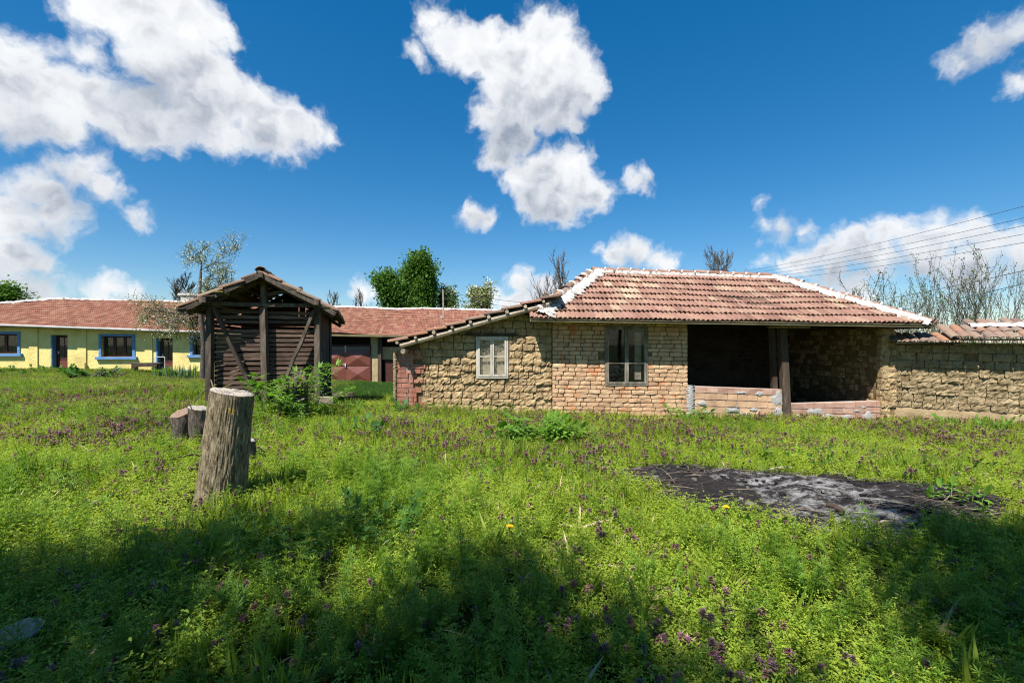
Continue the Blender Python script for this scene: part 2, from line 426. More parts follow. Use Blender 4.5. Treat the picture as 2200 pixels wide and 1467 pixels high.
def gz_np(x, y):
    x = np.asarray(x, float); y = np.asarray(y, float)
    d2 = (x[..., None]-GP[:,0])**2 + (y[..., None]-GP[:,1])**2 + 0.6
    w = 1.0/d2**1.6
    z = (w*GP[:,2]).sum(-1)/w.sum(-1)
    z = z + 0.025*np.sin(x*1.3+0.7)*np.cos(y*1.1) + 0.015*np.sin(x*2.9+y*2.3)
    return z
def gz(x, y): return float(gz_np(np.array(x), np.array(y)))
def ground_hit(px, py, h=0.0):
    d = Vector(((px-1100)/F, 1.0, (733-py)/F)); D = 1.5
    while D < 90:
        p = Vector((0,0,EYE)) + d*D
        if p.z <= gz(p.x, p.y)+h: return Vector((p.x, p.y, gz(p.x, p.y)))
        D += 0.02
    return Vector((0,0,EYE)) + d*D

BURN_C, BURN_A, BURN_B = Vector((3.05, 4.93)), 1.92, 1.12
def burn_r(x, y):
    dx, dy = x-BURN_C.x, y-BURN_C.y
    dx, dy = dx + 0.12*dy, dy + 0.19*dx
    a = np.arctan2(dy/BURN_B, dx/BURN_A)
    wob = 1+0.08*np.sin(3*a+1)+0.06*np.sin(7*a)+0.04*np.sin(13*a+2)
    return np.sqrt((dx/BURN_A)**2+(dy/BURN_B)**2)/wob

def ground_material():
    m = new_mat('meadow_soil'); n = NB(m); p = n.pos()
    f = n.noise(p, 2.2, 8, 0.7)
    c = n.ramp(n.rng(f, 0.3, 0.7), [(0,(0.035,0.045,0.012)),(0.5,(0.06,0.085,0.018)),(1,(0.10,0.12,0.03))])
    g = n.noise(p, 17, 6, 0.7)
    c = n.mix(n.rng(g, 0.52, 0.62, 0, 0.6), c, (0.10,0.075,0.04))
    n.out(c, 0.95, n.bump(n.noise(p, 30, 6, 0.7), 1.0, 0.05), 0.1)
    return m
def build_ground():
    def axis(lo, hi, fine_lo, fine_hi, step):
        a = list(np.arange(fine_lo, fine_hi+1e-6, step)); s = step; x = fine_hi
        while x < hi: s *= 1.22; x += s; a.append(min(x, hi))
        s = step; x = fine_lo
        while x > lo: s *= 1.22; x -= s; a.insert(0, max(x, lo))
        return np.array(a)
    xs = axis(-900, 900, -36, 20, 0.5); ys = axis(-300, 1500, -6, 32, 0.4)
    X, Y = np.meshgrid(xs, ys); Z = gz_np(X, Y)
    far = np.clip((np.hypot(X, Y)-80)/200, 0, 1); Z = Z*(1-far) + (-1.0)*far
    V = np.stack([X, Y, Z], -1).reshape(-1, 3); nx = len(xs)
    i = np.arange(len(ys)-1)[:,None]*nx + np.arange(nx-1)[None,:]
    Q = np.stack([i, i+1, i+nx+1, i+nx], -1).reshape(-1, 4)
    o = obj('ground', mesh_np('ground', V, Q, ground_material(), smooth=True))
    tag(o, 'uneven overgrown meadow ground of the yard', kind='structure')
build_ground()

# ------------------------------------------------------------------ masonry
def block_variants(name, mats, nx, nz, amp, edge, count=8, bulge=0.0, taper=0.0):
    """unit blocks: x -.5...5, y -.5 (front)...5, z -.5...5; front face uneven, rim rounded back"""
    out = []
    for m in mats:
        row = []
        for k in range(count):
            V, Fc = [], []
            rim = [[random.uniform(-1, 1) for _ in range(2)] for _ in range((nx+1)*(nz+1))]
            for j in range(nz+1):
                for i in range(nx+1):
                    u, v = i/nx-.5, j/nz-.5
                    on = (i in (0, nx)) + (j in (0, nz))
                    y = -.5 + edge*(0.6*on) + random.uniform(-amp, amp) - bulge*(1-on/2)
                    jx = random.uniform(-1,1)*edge*0.35/max(nx,1)
                    V.append((u*(1-0.02*on) + (jx if 0 < i < nx else rim[j*(nx+1)+i][0]*0.016), y, v*(1-0.03*on) + rim[j*(nx+1)+i][1]*0.035))
            for j in range(nz):
                for i in range(nx):
                    a = j*(nx+1)+i; Fc.append((a, a+1, a+nx+2, a+nx+1))
            ring = [i for i in range(nx+1)] + [(j)*(nx+1)+nx for j in range(1, nz+1)] + [nz*(nx+1)+i for i in range(nx-1, -1, -1)] + [j*(nx+1) for j in range(nz-1, 0, -1)]
            st = len(V)
            for r in ring: V.append((V[r][0], .5, V[r][2]))
            L_ = len(ring)
            for q in range(L_): Fc.append((ring[q], st+q, st+(q+1)%L_, ring[(q+1)%L_]))
            row.append(mesh(name, V, Fc, m))
        out.append(row)
    return out
ADOBE = block_variants('adobe_block', [M['adobe']], 5, 3, 0.10, 0.10, 14)[0]
ADOBE_G = block_variants('adobe_block', [M['adobe_grey']], 5, 3, 0.12, 0.05, 14)[0]
MUD = block_variants('mud_brick', [M['mud_brick']], 3, 2, 0.04, 0.075, 12)[0]
SHADE_BRICK = block_variants('mud_brick', [surf('shade_dark_brick', [(0,(.05,.035,.028)),(1,(.11,.075,.055))], 4, 6, .95, .2, .6, 40, .02)], 2, 1, .05, .1, 4)[0]  # porch back wall bricks, interior shade put into their dark colour
RED = block_variants('red_brick', [M['red_brick']], 2, 1, 0.03, 0.06, 6)[0]
HOL = block_variants('hollow_brick', [M['hollow_brick']], 2, 1, 0.02, 0.05, 6)[0]

def ribbed_brick():
    V, Fc = [], []; prof = []
    for k in range(5):
        z0, z1 = -.48+k*.192, -.48+k*.192+.14
        prof += [(z0, -.5), (z1, -.5), (z1+.004, -.46), (z1+.048, -.46)] if k < 4 else [(z0, -.5), (.48, -.5)]
    for z, y in prof: V += [(-.5, y, z), (.5, y, z)]
    n = len(prof)
    for k in range(n-1): Fc.append((2*k, 2*k+1, 2*k+3, 2*k+2))
    s = len(V); V += [(-.5,.5,-.48),(.5,.5,-.48),(.5,.5,.48),(-.5,.5,.48)]
    Fc += [(0, s, s+1, 1), (2*n-2, 2*n-1, s+2, s+3)]
    Fc += [tuple([s, *[2*k for k in range(n)], s+3]), tuple([s+1, s+2, *[2*k+1 for k in reversed(range(n))]])]
    return mesh('ribbed_brick', V, Fc, M['hollow_brick_red'])
RIB = [ribbed_brick()]

def place_block(name, me, O, U, N, u, v, L, H, Dp, proud, parent, tilt=0.0, rot=0.0):
    """O + U*u + z*v is the block's centre on the wall face; front stands 'proud' of the face along N"""
    U = Vector(U); N = Vector(N); Z = Vector((0,0,1))
    Ut = (U + Z*math.tan(tilt+rot)).normalized(); Zt = Z
    c = Vector(O) + U*u + Z*v + N*(proud - Dp/2)
    m = Matrix.Identity(4)
    for i in range(3):
        m[i][0] = Ut[i]*L; m[i][1] = -N[i]*Dp; m[i][2] = Zt[i]*H; m[i][3] = c[i]
    return obj(name, me, parent, m)

def lay(parent, name, meshes, O, U, N, u0, u1, v0, top, ch, lens, holes=(), Dp=0.12, tilt=0.0, joint=0.012, proud=(0.0, 0.02), skip=0.0, hj=0.06, head=0.5, droop=0.0, left=None, wob=.012):
    """courses of separate blocks between u0 and u1; top(u) and holes (ua, ub, va, vb) cut them"""
    v = v0; row = 0; n = 0
    while v < max(top(u0), top(u1), top((u0+u1)/2)) - 0.03:
        h = ch*(1+random.uniform(-hj, hj))
        segs = [(left(v) if left else u0, u1)]
        for (a, b, c, d) in holes:
            if v+h*0.6 > c and v+h*0.4 < d:
                ns = []
                for (s, e) in segs:
                    if b <= s or a >= e: ns.append((s, e)); continue
                    if a > s: ns.append((s, a))
                    if b < e: ns.append((b, e))
                segs = ns
        for (s, e) in segs:
            u = s
            first = True
            while u < e-0.02:
                L = random.choice(lens)*random.uniform(0.9, 1.1)
                if first and row % 2: L *= head
                first = False
                if e-(u+L) < min(lens)*0.45: L = e-u
                cu = u+L/2; tp = top(cu)
                hh = h
                if v+h > tp: hh = tp-v
                if hh > ch*0.3 and random.random() >= skip:
                    place_block(name, random.choice(meshes), O, U, N, cu, v+hh/2+math.tan(tilt)*cu, max(L-joint, 0.03), max(hh-joint*random.uniform(0.6,1.1), .02), Dp, random.uniform(*proud), parent, tilt, random.uniform(-wob,wob)); n += 1
                u += L
        v += h; row += 1
    return n

def wall_slab(b, O, U, N, u0, u1, zb, zt, thick, holes=(), tilt=0.0, zfun=None):
    """solid wall with rectangular holes, front face on the plane, body behind it"""
    U = Vector(U); N = Vector(N)
    us = sorted(set([u0, u1] + [x for h in holes for x in h[:2] if u0 < x < u1]))
    k = math.tan(tilt)
    for a, c in zip(us[:-1], us[1:]):
        mid = (a+c)/2
        cuts = sorted([(h[2], h[3]) for h in holes if h[0] <= mid <= h[1]])
        z = zb; spans = []
        for (p, q) in cuts:
            if p > z: spans.append((z, p, False))
            z = max(z, q)
        spans.append((z, None, True))
        for (p, q, last) in spans:
            ta = zt(a) if last else q; tc = zt(c) if last else q
            if last and ta <= p and tc <= p: continue
            P = lambda u, w, zz: Vector(O)+U*u-N*w+Vector((0,0,zz+k*u))
            b.hexa([P(a,0,p),P(c,0,p),P(c,thick,p),P(a,thick,p),P(a,0,ta),P(c,0,tc),P(c,thick,tc),P(a,thick,ta)])

# ------------------------------------------------------------------ clay tiles
def flat_tile(mat, w=0.225, l=0.43, seed=0):
    """interlocking tile: two flutes across, thick worn lower edge; origin at lower left corner, y runs up the slope"""
    rr = random.Random(seed)
    prof = [(0,.010),(.03,.036),(.07,.033),(.088,.008),(.118,.008),(.138,.034),(.178,.032),(.2,.006),(.225,.010)]
    V, Fc = [], []
    for y, dz in ((0, 0), (l, -.012)):
        for x, z in prof: V.append((x*w/.225 + (rr.uniform(-.004,.004) if y == 0 else 0), y+(rr.uniform(-.010,.010) if y == 0 else 0), z+dz+rr.uniform(-.002,.002)))
    n = len(prof)
    for i in range(n-1): Fc.append((i, i+1, n+i+1, n+i))
    s = len(V)
    for x, z in prof: V.append((x*w/.225, 0.004, z-.026))
    for i in range(n-1): Fc.append((s+i, s+i+1, i+1, i))
    t = len(V); V += [(0, l, -.03), (w, l, -.03)]
    Fc.append((s, t, t+1, s+n-1)); Fc.append((0, n, t, s)); Fc.append((n-1, s+n-1, t+1, 2*n-1))
    return mesh('clay_tile', V, Fc, mat)
TILES = [flat_tile(M['tile'], seed=i) for i in range(5)]
TILES_PALE = [flat_tile(M['tile_pale'], seed=9)]
TILES_OLD = [flat_tile(M['tile_old'], seed=i+20) for i in range(3)]
def barrel_tile(mat, w=0.21, l=0.42, seed=0, h=0.062):
    rr = random.Random(seed); V, Fc = [], []; n = 8
    for y, k in ((0, 1.0), (l, 0.88)):
        for i in range(n):
            a = math.pi*i/(n-1); V.append((-math.cos(a)*w/2*k+rr.uniform(-.003,.003), y+(rr.uniform(-.01,.01) if y == 0 else 0), math.sin(a)*h*k+(0 if y == 0 else -.01)))
    for i in range(n-1): Fc.append((i, i+1, n+i+1, n+i))
    s = len(V)
    for y, k in ((0, 1.0), (l, .88)):
        for i in range(n):
            a = math.pi*i/(n-1); V.append((-math.cos(a)*(w/2-.016)*k, y, math.sin(a)*(h-.016)*k+(0 if y == 0 else -.01)))
    for i in range(n-1): Fc.append((s+i+1, s+i, s+n+i, s+n+i+1)); Fc.append((s+i, s+i+1, i+1, i)); Fc.append((n+i, n+i+1, s+n+i+1, s+n+i))
    Fc.append((0, n, s+n, s)); Fc.append((n-1, s+n-1, s+2*n-1, 2*n-1))
    return mesh('ridge_tile', V, Fc, mat, smooth=False)
RIDGE = [barrel_tile(M['tile'], 0.25, 0.42, i, 0.10) for i in range(3)]
RIDGE_OLD = [barrel_tile(M['tile_old'], 0.25, 0.42, i+5, 0.10) for i in range(3)]
BARREL = [barrel_tile(M['tile_old'], 0.19, 0.46, i+9, 0.060) for i in range(5)]

def frame(o, x, y, z=None):
    x = Vector(x).normalized(); y = Vector(y); y = (y-x*y.dot(x)).normalized(); z = x.cross(y)
    m = Matrix.Identity(4)
    for i in range(3): m[i][0] = x[i]; m[i][1] = y[i]; m[i][2] = z[i]; m[i][3] = o[i]
    return m
def put_tile(me, name, o, xa, ya, parent, pitch=R(-3.5), yaw=0.0):
    m = frame(o, xa, ya) @ Matrix.Rotation(pitch, 4, 'X') @ Matrix.Rotation(yaw, 4, 'Z')
    return obj(name, me, parent, m)

def ridge_run(parent, p0, p1, meshes, name='ridge_tile', step=0.36, jit=0.02, up=(0,0,1)):
    p0, p1 = Vector(p0), Vector(p1); d = (p1-p0); n = max(1, int(d.length/step)); d.normalize()
    xa = d.cross(Vector(up)).normalized()
    for k in range(n):
        o = p0 + d*(k*step) + Vector((0,0,random.uniform(-jit, jit)))
        m = frame(o, xa, d) @ Matrix.Rotation(R(random.uniform(-4,1)), 4, 'X') @ Matrix.Rotation(random.uniform(-.06,.06), 4, 'Z') @ Matrix.Rotation(random.uniform(-.1,.1), 4, 'Y')
        obj(name, random.choice(meshes), parent, m)

def lump_strip(p0, p1, side, up, w0, w1, n=60, cross=6, amp=0.025, seed=0, thick=0.04):
    """ragged bed of mortar along p0-p1 reaching w0 to -w1 along 'side'"""
    b = B(); p0, p1, side, up = Vector(p0), Vector(p1), Vector(side).normalized(), Vector(up).normalized()
    for k in range(n+1):
        c = p0.lerp(p1, k/n)
        rag0 = w0*(1+0.9*mnoise.noise((k*0.45, seed, 0)) + 0.35*mnoise.noise((k*1.7, seed, 5)))
        rag1 = w1*(1+0.5*mnoise.noise((k*0.5, seed, 9)))
        for q in range(cross+1):
            a = q/cross; s = -rag1+(rag0+rag1)*a
            e = 1-abs(2*a-1)**3
            h = thick*e + amp*mnoise.noise((k*0.8, q*0.9, seed)) - 0.03*(1-e)
            b.v.append(c+side*s+up*h)
    for k in range(n):
        for q in range(cross):
            i = k*(cross+1)+q; b.face([i, i+1, i+cross+2, i+cross+1])
    return b

def tiled_sheet(b, P, s0, s1, rows, tw=0.2, lim=None, wave=0.0, thick=0.03, rnd=None):
    """tile rows as one mesh. P(s, t) -> point and normal for s metres along, t in 0..1 up the slope; lim(t) -> (s_min, s_max)"""
    prof = [(0,.0),(.25,.028),(.5,.004),(.75,.026)]
    rr = rnd or random.Random(3)
    for r in range(rows):
        t0, t1 = r/rows, (r+1.12)/rows
        lo, hi = lim((t0+t1)/2) if lim else (s0, s1)
        lo, hi = max(lo, s0), min(hi, s1)
        n = int((hi-lo)/tw)
        if n < 1: continue
        off = rr.random()*tw*0.6
        for c in range(n):
            tn = rr.random(); dz = rr.uniform(-.004, .006)
            xs = [lo+(c+p)*tw for p, _ in prof] + [lo+(c+1)*tw]
            hs = [h for _, h in prof] + [0.0]
            base = len(b.v)
            for x, h in zip(xs, hs):
                p, nn = P(x, t0); b.v.append(p+nn*(h+thick+dz))
            for x, h in zip(xs, hs):
                p, nn = P(x, min(t1, 1.0)); b.v.append(p+nn*(h+dz))
            for x, h in zip(xs, hs):
                p, nn = P(x, t0); b.v.append(p+nn*(h-.005))
            for i in range(4):
                b.face([base+i, base+i+1, base+6+i, base+5+i], tn); b.face([base+10+i, base+11+i, base+1+i, base+i], tn)

# ------------------------------------------------------------------ the brick and adobe barn
DW, DE, DR = 11.3, 10.7, 13.74                        # depth of front wall, eave and ridge
def wx(px): return (px-1100)/F*DW
def wz(py): return EYE-(py-733)/F*DW
barn = thing('barn', (3.5, DW, -0.3), 'low barn of mud brick and adobe with clay tile hip roof and open porch', 'barn')
TILT = R(-0.9)
TT = math.tan(TILT)
OF = Vector((0, DW, 0)); UF = (1,0,0); NF = (0,-1,0)
ze = lambda x: 2.135-0.0145*(x-.44)                   # eave height
zr = lambda x: 3.71-0.036*(x-2.46)                    # ridge height
# window and door openings (wall coordinates without tilt)
def un(x, z): return z-TT*x
W1 = (wx(1023), wx(1092), un(-.5, wz(812)), un(-.5, wz(722)))
W2 = (wx(1300), wx(1392), un(2.84, wz(828)), un(2.84, wz(700)))
X_SEAM, X_PORCH, X_IN, X_END = wx(1186), wx(1478), 9.15, 9.5
lean = lambda x: 1.50+(x+2.66)*0.2814                 # underside line of the lean-to rafter on the front wall
def adobe_top(u): return un(u, min(lean(u)+0.06, 2.42)) 
def brick_top(u): return un(u, ze(u)+0.14)
b = B()
wall_slab(b, OF+Vector((0,.05,0)), UF, NF, -2.72, X_SEAM, -.7, adobe_top, .35, [W1], TILT)
wall_slab(b, OF+Vector((0,.035,0)), UF, NF, X_SEAM, X_PORCH, -.7, brick_top, .35, [W2], TILT)
core = b.build('wall', M['mortar'], barn)
def left_edge(v): return -2.27+0.10*math.sin(v*9.0)
lay(core, 'adobe_block', ADOBE, OF, UF, NF, -2.25, X_SEAM-.005, -.32, adobe_top, 0.172, [0.26,0.30,0.34,0.22], [W1], 0.17, TILT, 0.012, (-0.026, 0.026), 0.0, 0.12, 0.5, left=left_edge, wob=.035)
lay(core, 'mud_brick', MUD, OF, UF, NF, X_SEAM+.006, X_PORCH, -.50, brick_top, 0.104, [0.30,0.30,0.16,0.27], [W2, (wx(1286), wx(1301), un(2.2,wz(768)), un(2.2,wz(757))), (wx(1391), wx(1401), un(3.4,wz(768)), un(3.4,wz(755)))], 0.13, TILT, 0.014, (-0.012, 0.014), 0.0, 0.10, wob=.02)
# red brick end pier
pier_top = lambda u: 1.31-TT*u
OP = OF+Vector((0,-.015,0))
pb = B(); wall_slab(pb, OP+Vector((0,.02,0)), UF, NF, -2.92, -2.45, -.6, lambda u: pier_top(u), .35, (), TILT)
pier = pb.build('end_pier', M['cement'], barn)
v = -.30; k = 0
while v < 1.30-TT*-2.6:
    e = -2.24+random.choice([0, -.12, .06, -.2, .1]); u = -2.86; h = .118
    while u < e-.05:
        L = random.choice([.24,.24,.12,.30]); L = min(L, e-u) if e-(u+L) > .05 else e-u
        place_block('red_brick', random.choice(RED), OP, UF, NF, u+L/2, v+h/2+TT*u, L-.012, h-.012, .14, random.uniform(0,.02), pier, TILT); u += L
    v += h; k += 1
# mortar smear on the free edge of the pier
ms = lump_strip((-2.9, DW-.03, -.35), (-2.9, DW-.03, 1.32), (1,0,0), (0,-1,0), .05, .05, 110, 5, .008, 3, .03)
ms.build('mortar_edge', M['plaster_base'], pier, True)
# remaining walls: left side, back, right end, partition beside the porch
b = B()
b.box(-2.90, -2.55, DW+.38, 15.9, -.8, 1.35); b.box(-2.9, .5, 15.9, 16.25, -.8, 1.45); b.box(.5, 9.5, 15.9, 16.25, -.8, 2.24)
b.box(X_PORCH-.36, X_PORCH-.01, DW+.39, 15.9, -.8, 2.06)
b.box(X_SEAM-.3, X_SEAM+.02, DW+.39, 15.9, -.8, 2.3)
b.build('rear_wall', surf('shade_dark_plaster', [(0,(.06,.048,.036)),(1,(.12,.095,.07))], 3, 6, .95, 0, .6, 30, .02), barn)  # dark plaster colour stands in for the shade inside the barn
fl = B(); fl.box(-2.5, X_IN+.02, DW+.36, 15.88, -.9, -.38); fl.build('earth_floor', M['mortar'], barn)
# right end wall, seen from inside the porch: each block separate
endw = B(); endw.box(X_IN+.04, X_END-.02, DW-.02, 15.89, -.8, 1.97); ew = endw.build('end_wall', M['mortar'], barn)
lay(ew, 'adobe_block', ADOBE, Vector((X_IN+.05, 15.85, 0)), (0,-1,0), (-1,0,0), 0.0, 4.6, -.5, lambda u: 1.93, 0.150, [0.30,0.26,0.20], (), 0.14, 0, .012, (-.02,.04), 0, .1)
lay(ew, 'adobe_block', ADOBE, Vector((0, DW-.03, 0)), UF, NF, X_IN-.02, X_END+.02, -.5, lambda u: 1.93, 0.150, [0.22,0.30], (), 0.14, 0, .012, (-.02,.05), 0, .1)
# back wall of the porch: brick courses seen in the dark
lay(core, 'mud_brick', SHADE_BRICK, Vector((0, 15.9, 0)), UF, NF, X_PORCH, X_IN, 0.55, lambda u: 2.0, 0.16, [0.42,0.36], (), 0.12, 0, .02, (0,.03))
# parapets of hollow brick
def parapet(u0, u1, ztop, rows, h, meshes_by_row, lens, zl, name):
    pb_ = B(); wall_slab(pb_, OF+Vector((0,.015,0)), UF, NF, u0, u1, -.7, lambda u: ztop(u)-.012, .16, (), 0)
    par = pb_.build('parapet', M['cement'], barn)
    for r in range(rows):
        u = u0+.03 if r else u0+.05
        while u < u1-.04:
            L = random.choice(lens)
            if u+L > u1-.05: L = u1-u-.005
            zt_ = ztop(u+L/2)-r*h
            if random.random() > .03 or r == 0:
                place_block(name, random.choice(meshes_by_row(r, u)), OF, UF, NF, u+L/2, zt_-h/2, L-.008, h-.016, .12, random.uniform(.006,.018), par, math.atan(ztop(u+1)-ztop(u)))
            u += L
    return par
p1t = lambda u: wz(828)-(u-4.4)*.036
par1 = parapet(wx(1480)+.1, wx(1681), p1t, 6, .165, lambda r, u: RIB if r == 0 else HOL, [.28,.27,.29,.25], 0, 'hollow_brick')
p2t = lambda u: wz(866)+(u-6.9)*.030
par2 = parapet(wx(1697), X_IN-.01, p2t, 4, .15, lambda r, u: RIB, [.26,.24,.27], 0, 'ribbed_brick')
# cement smears on the parapets
def smear(x, z, w, h, seed, parent):
    V, Fc = [(x, DW-.028, z)], []; n = 22; rings = 3
    for r in range(1, rings+1):
        for q in range(n):
            a = 2*math.pi*q/n; k = (r/rings)*(0.7+0.5*mnoise.noise((math.cos(a)*1.6, math.sin(a)*1.6, seed)) + .25*mnoise.noise((math.cos(a)*4, math.sin(a)*4, seed)))
            V.append((x+math.cos(a)*w/2*k, DW-(.025+.003*mnoise.noise((q*.9, r, seed)) if r < rings else .008), z+math.sin(a)*h/2*k))
    for q in range(n): Fc.append((0, 1+q, 1+(q+1)%n))
    for r in range(rings-1):
        for q in range(n): Fc.append((1+r*n+q, 1+r*n+(q+1)%n, 1+(r+1)*n+(q+1)%n, 1+(r+1)*n+q))
    Fc = [tuple(reversed(f)) if len(f) == 4 else f for f in Fc]
    obj('cement_smear', mesh('cement_smear', V, Fc, M['cement'], True), parent)
for i, (px, py, w, h, par) in enumerate([(1672,856,.34,.36,par1),(1668,886,.28,.3,par1),(1574,880,.34,.12,par1),(1600,891,.26,.14,par1),(1632,845,.2,.1,par1),(1508,866,.3,.1,par1),(1590,843,.3,.06,par1),(1620,880,.2,.1,par1),(1520,884,.2,.1,par1),
      (1750,884,.42,.16,par2),(1716,896,.3,.16,par2),(1775,897,.4,.18,par2),(1865,893,.34,.28,par2),(1840,882,.2,.08,par2),(1820,896,.3,.14,par2),(1855,874,.18,.08,par2)]):
    smear(wx(px), wz(py), w*1.35, h*1.35, i*3.7, par)
es = lump_strip((X_PORCH+.06, DW-.02, -.55), (X_PORCH+.06, DW-.02, .52), (1,0,0), (0,-1,0), .10, .09, 90, 6, .007, 8, .022)
es.build('cement_edge', M['cement'], par1, True)
# porch post, plate beam, rafters
pb_ = B(); pb_.beam((wx(1683)-.03, DW+.02, 1.97), (wx(1688)+.03, DW-.02, -.6), .165, .16, (0,1,0), 6, .006)
pb_.build('post', M['wood_dark'], barn)
pb_ = B(); pb_.beam((wx(1672)-.03, DW+.22, 1.97), (wx(1676), DW+.2, -.5), .12, .12, (0,1,0), 4, .006); pb_.build('post', M['wood_dark'], barn)
pb_ = B(); pb_.beam((.3, DW+.1, ze(.3)+.19), (9.6, DW+.1, ze(9.6)+.17), .2, .15, (0,0,1), 8, .006); pb_.build('wall_plate', M['wood_dark'], barn)
pb_ = B(); pb_.beam((wx(1672)-.25, DW-.01, 1.955), (wx(1672)+.75, DW-.01, 1.95), .14, .035, (0,0,1), 4, .004); pb_.build('bracket_board', M['wood_pale'], barn)
for i in range(11):
    x = .9+i*.86
    pb_ = B(); s = (zr(x)-ze(x))/3.04
    pb_.tube([(x, DE+.10, ze(x)-.02), (x, DE+1.5, ze(x)-.02+1.4*s)], [.05,.06], 7); pb_.build('rafter', M['wood_dark'], barn)
fb = B(); fb.beam((.42, DE+.035, ze(.42)-.03), (9.98, DE+.035, ze(9.98)-.03), .03, .075, (0,0,1), 12, .003); fb.build('fascia', M['fascia'], barn)
fb = B(); fb.beam((9.99, DE+.05, ze(9.98)-.03), (9.99, 16.75, ze(9.98)-.03), .03, .10, (0,0,1), 6, .003); fb.build('fascia', M['wood_dark'], barn)
# roof
XL, XR, RL, RR_ = .44, 9.96, 2.46, 7.94
def roofP(x, t): return Vector((x, DE+(DR-DE)*t, ze(x)+(zr(x)-ze(x))*t + .045*mnoise.noise((x*.55, t*2.6, 2.2)) - .03*math.sin(math.pi*min(1,max(0,(x-1)/8)))*math.sin(math.pi*t)))
db = B()
db.v = [Vector((XL, DE, ze(XL)-.015)), Vector((XR, DE, ze(XR)-.015)), Vector((RR_, DR, zr(RR_)-.015)), Vector((RL, DR, zr(RL)-.015)),
        Vector((XL, 16.78, ze(XL)-.015)), Vector((XR, 16.78, ze(XR)-.015))]
for f in ((0,1,2,3),(1,5,2),(5,4,3,2),(4,0,3)): db.face(list(f))
roof = db.build('roof', M['wood_dark'], barn)
rows, tw = 8, .224
slope = Vector((0, DR-DE, 1.5)).normalized()
for r in range(rows):
    t = r/rows
    lo, hi = XL+(RL-XL)*t - .02, XR-(XR-RR_)*t - .10
    n = int((hi-lo)/tw)+1
    for c in range(n):
        x = lo+c*tw
        if x+tw > XR-(XR-RR_)*t+.14: continue
        o = roofP(x, t); e = roofP(x+tw, t)-o; up = roofP(x, min(t+.125,1))-o
        pale = (1300 < 1100+x*F/o.y < 1410 and r in (3,4,5) and random.random() < .22)
        o.z += .031+random.uniform(-.007,.007)
        put_tile(random.choice(TILES_PALE if pale else TILES), 'clay_tile', o, e, up, roof, R(-4.6)+random.uniform(-.014,.014), random.uniform(-.02,.02))
# hidden slopes: joined tile rows
hb = B()
def slopeP(a0, a1, r0, r1):
    a0, a1, r0, r1 = map(Vector, (a0, a1, r0, r1)); L = (a1-a0).length; nn = (a1-a0).cross(r0-a0).normalized()
    def P(s, t): return a0.lerp(a1, s/L).lerp(r0.lerp(r1, s/L), t), nn
    return P, L
EL0, EL1 = Vector((XL,16.78,ze(XL))), Vector((XL,DE,ze(XL))); ER0, ER1 = Vector((XR,DE,ze(XR))), Vector((XR,16.78,ze(XR)))
RGL, RGR = Vector((RL,DR,zr(RL))), Vector((RR_,DR,zr(RR_)))
def tri_tiles(hb, A, Bp, C, rows, tw=.224):
    A, Bp, C = Vector(A), Vector(Bp), Vector(C); L = (Bp-A).length; d = (Bp-A)/L; s0 = (C-A).dot(d); base = A+d*s0; upv = C-base; nn = d.cross(upv).normalized()
    P = lambda s, t: (A+d*s+upv*t, nn)
    tiled_sheet(hb, P, 0, L, rows, tw, lambda t: (s0*t, L-(L-s0)*t))
tri_tiles(hb, ER0, ER1, RGR, 8)
hb.build('side_tiling', M['tile_joined'], roof, tint=True)['kind'] = 'stuff'
# ridge and hips with white mortar
ridge_run(roof, RGL+Vector((-.05,0,.055)), RGR+Vector((.1,0,.06)), RIDGE, step=.385)
ridge_run(roof, Vector((XL+.25, DE+.34, ze(XL)+.26)), RGL+Vector((.05,0,.10)), RIDGE_OLD, step=.36, jit=.035)
ridge_run(roof, Vector((XR-.02, DE+.04, ze(XR)+.06)), RGR+Vector((-.0,0,.07)), RIDGE, step=.385)
hl0, hl1 = Vector((XL+.12, DE+.16, ze(XL)+.17)), RGL+Vector((.02,-.05,.06))
sd = (hl1-hl0).normalized(); fn = Vector((0,-.45,.89)).normalized()
lump_strip(hl0, hl1, sd.cross(fn)*-1 if (sd.cross(fn)).x < 0 else sd.cross(fn), fn, .36, .02, 90, 10, .07, 1, .035).build('mortar', M['white_mortar'], roof, True)
hr0, hr1 = Vector((XR-.03, DE+.03, ze(XR)+.07)), RGR+Vector((0,-.03,.07))
sd = (hr1-hr0).normalized(); sv = sd.cross(fn); sv = -sv if sv.x > 0 else sv
lump_strip(hr0, hr1, sv, fn, .24, .03, 80, 7, .04, 4, .06).build('mortar', M['white_mortar'], roof, True)
lump_strip(RGL+Vector((0,-.04,.03)), RGR+Vector((0,-.04,.03)), (0,-.89,-.45), fn, .13, .02, 110, 5, .03, 7, .05).build('mortar', M['white_mortar'], roof, True)
for k in range(1, 14):       # white lumps where the ridge tiles meet
    c = RGL.lerp(RGR, (k*.385-.03)/(RGR-RGL).length)+Vector((0,-.02,.075))
    b = B(); b.tube([c+Vector((-.05,-.10,-.04)), c+Vector((-.01,-.07,.03)), c+Vector((.0,0,.055)), c+Vector((0,.08,.03))], [.03,.03,.026,.015], 7); b.build('mortar_joint', M['white_mortar'], roof, True)
for k in range(9):
    c = hl0.lerp(hl1, (k+.4)/9.5)+Vector((-.05,.03,.06)); b = B()
    b.tube([c+Vector((.16,-.10,-.07)), c+Vector((.08,-.04,.02)), c+Vector((-.03,.02,.05))], [.05,.045,.02], 7); b.build('mortar_joint', M['white_mortar'], roof, True)
for k in range(9):
    c = hr0.lerp(hr1, (k+.6)/9.6)+Vector((.03,.02,.06)); b = B()
    b.tube([c+Vector((-.12,-.08,-.03)), c+Vector((-.05,-.03,.03)), c+Vector((.04,.04,.04))], [.045,.035,.015], 7); b.build('mortar_joint', M['white_mortar'], roof, True)
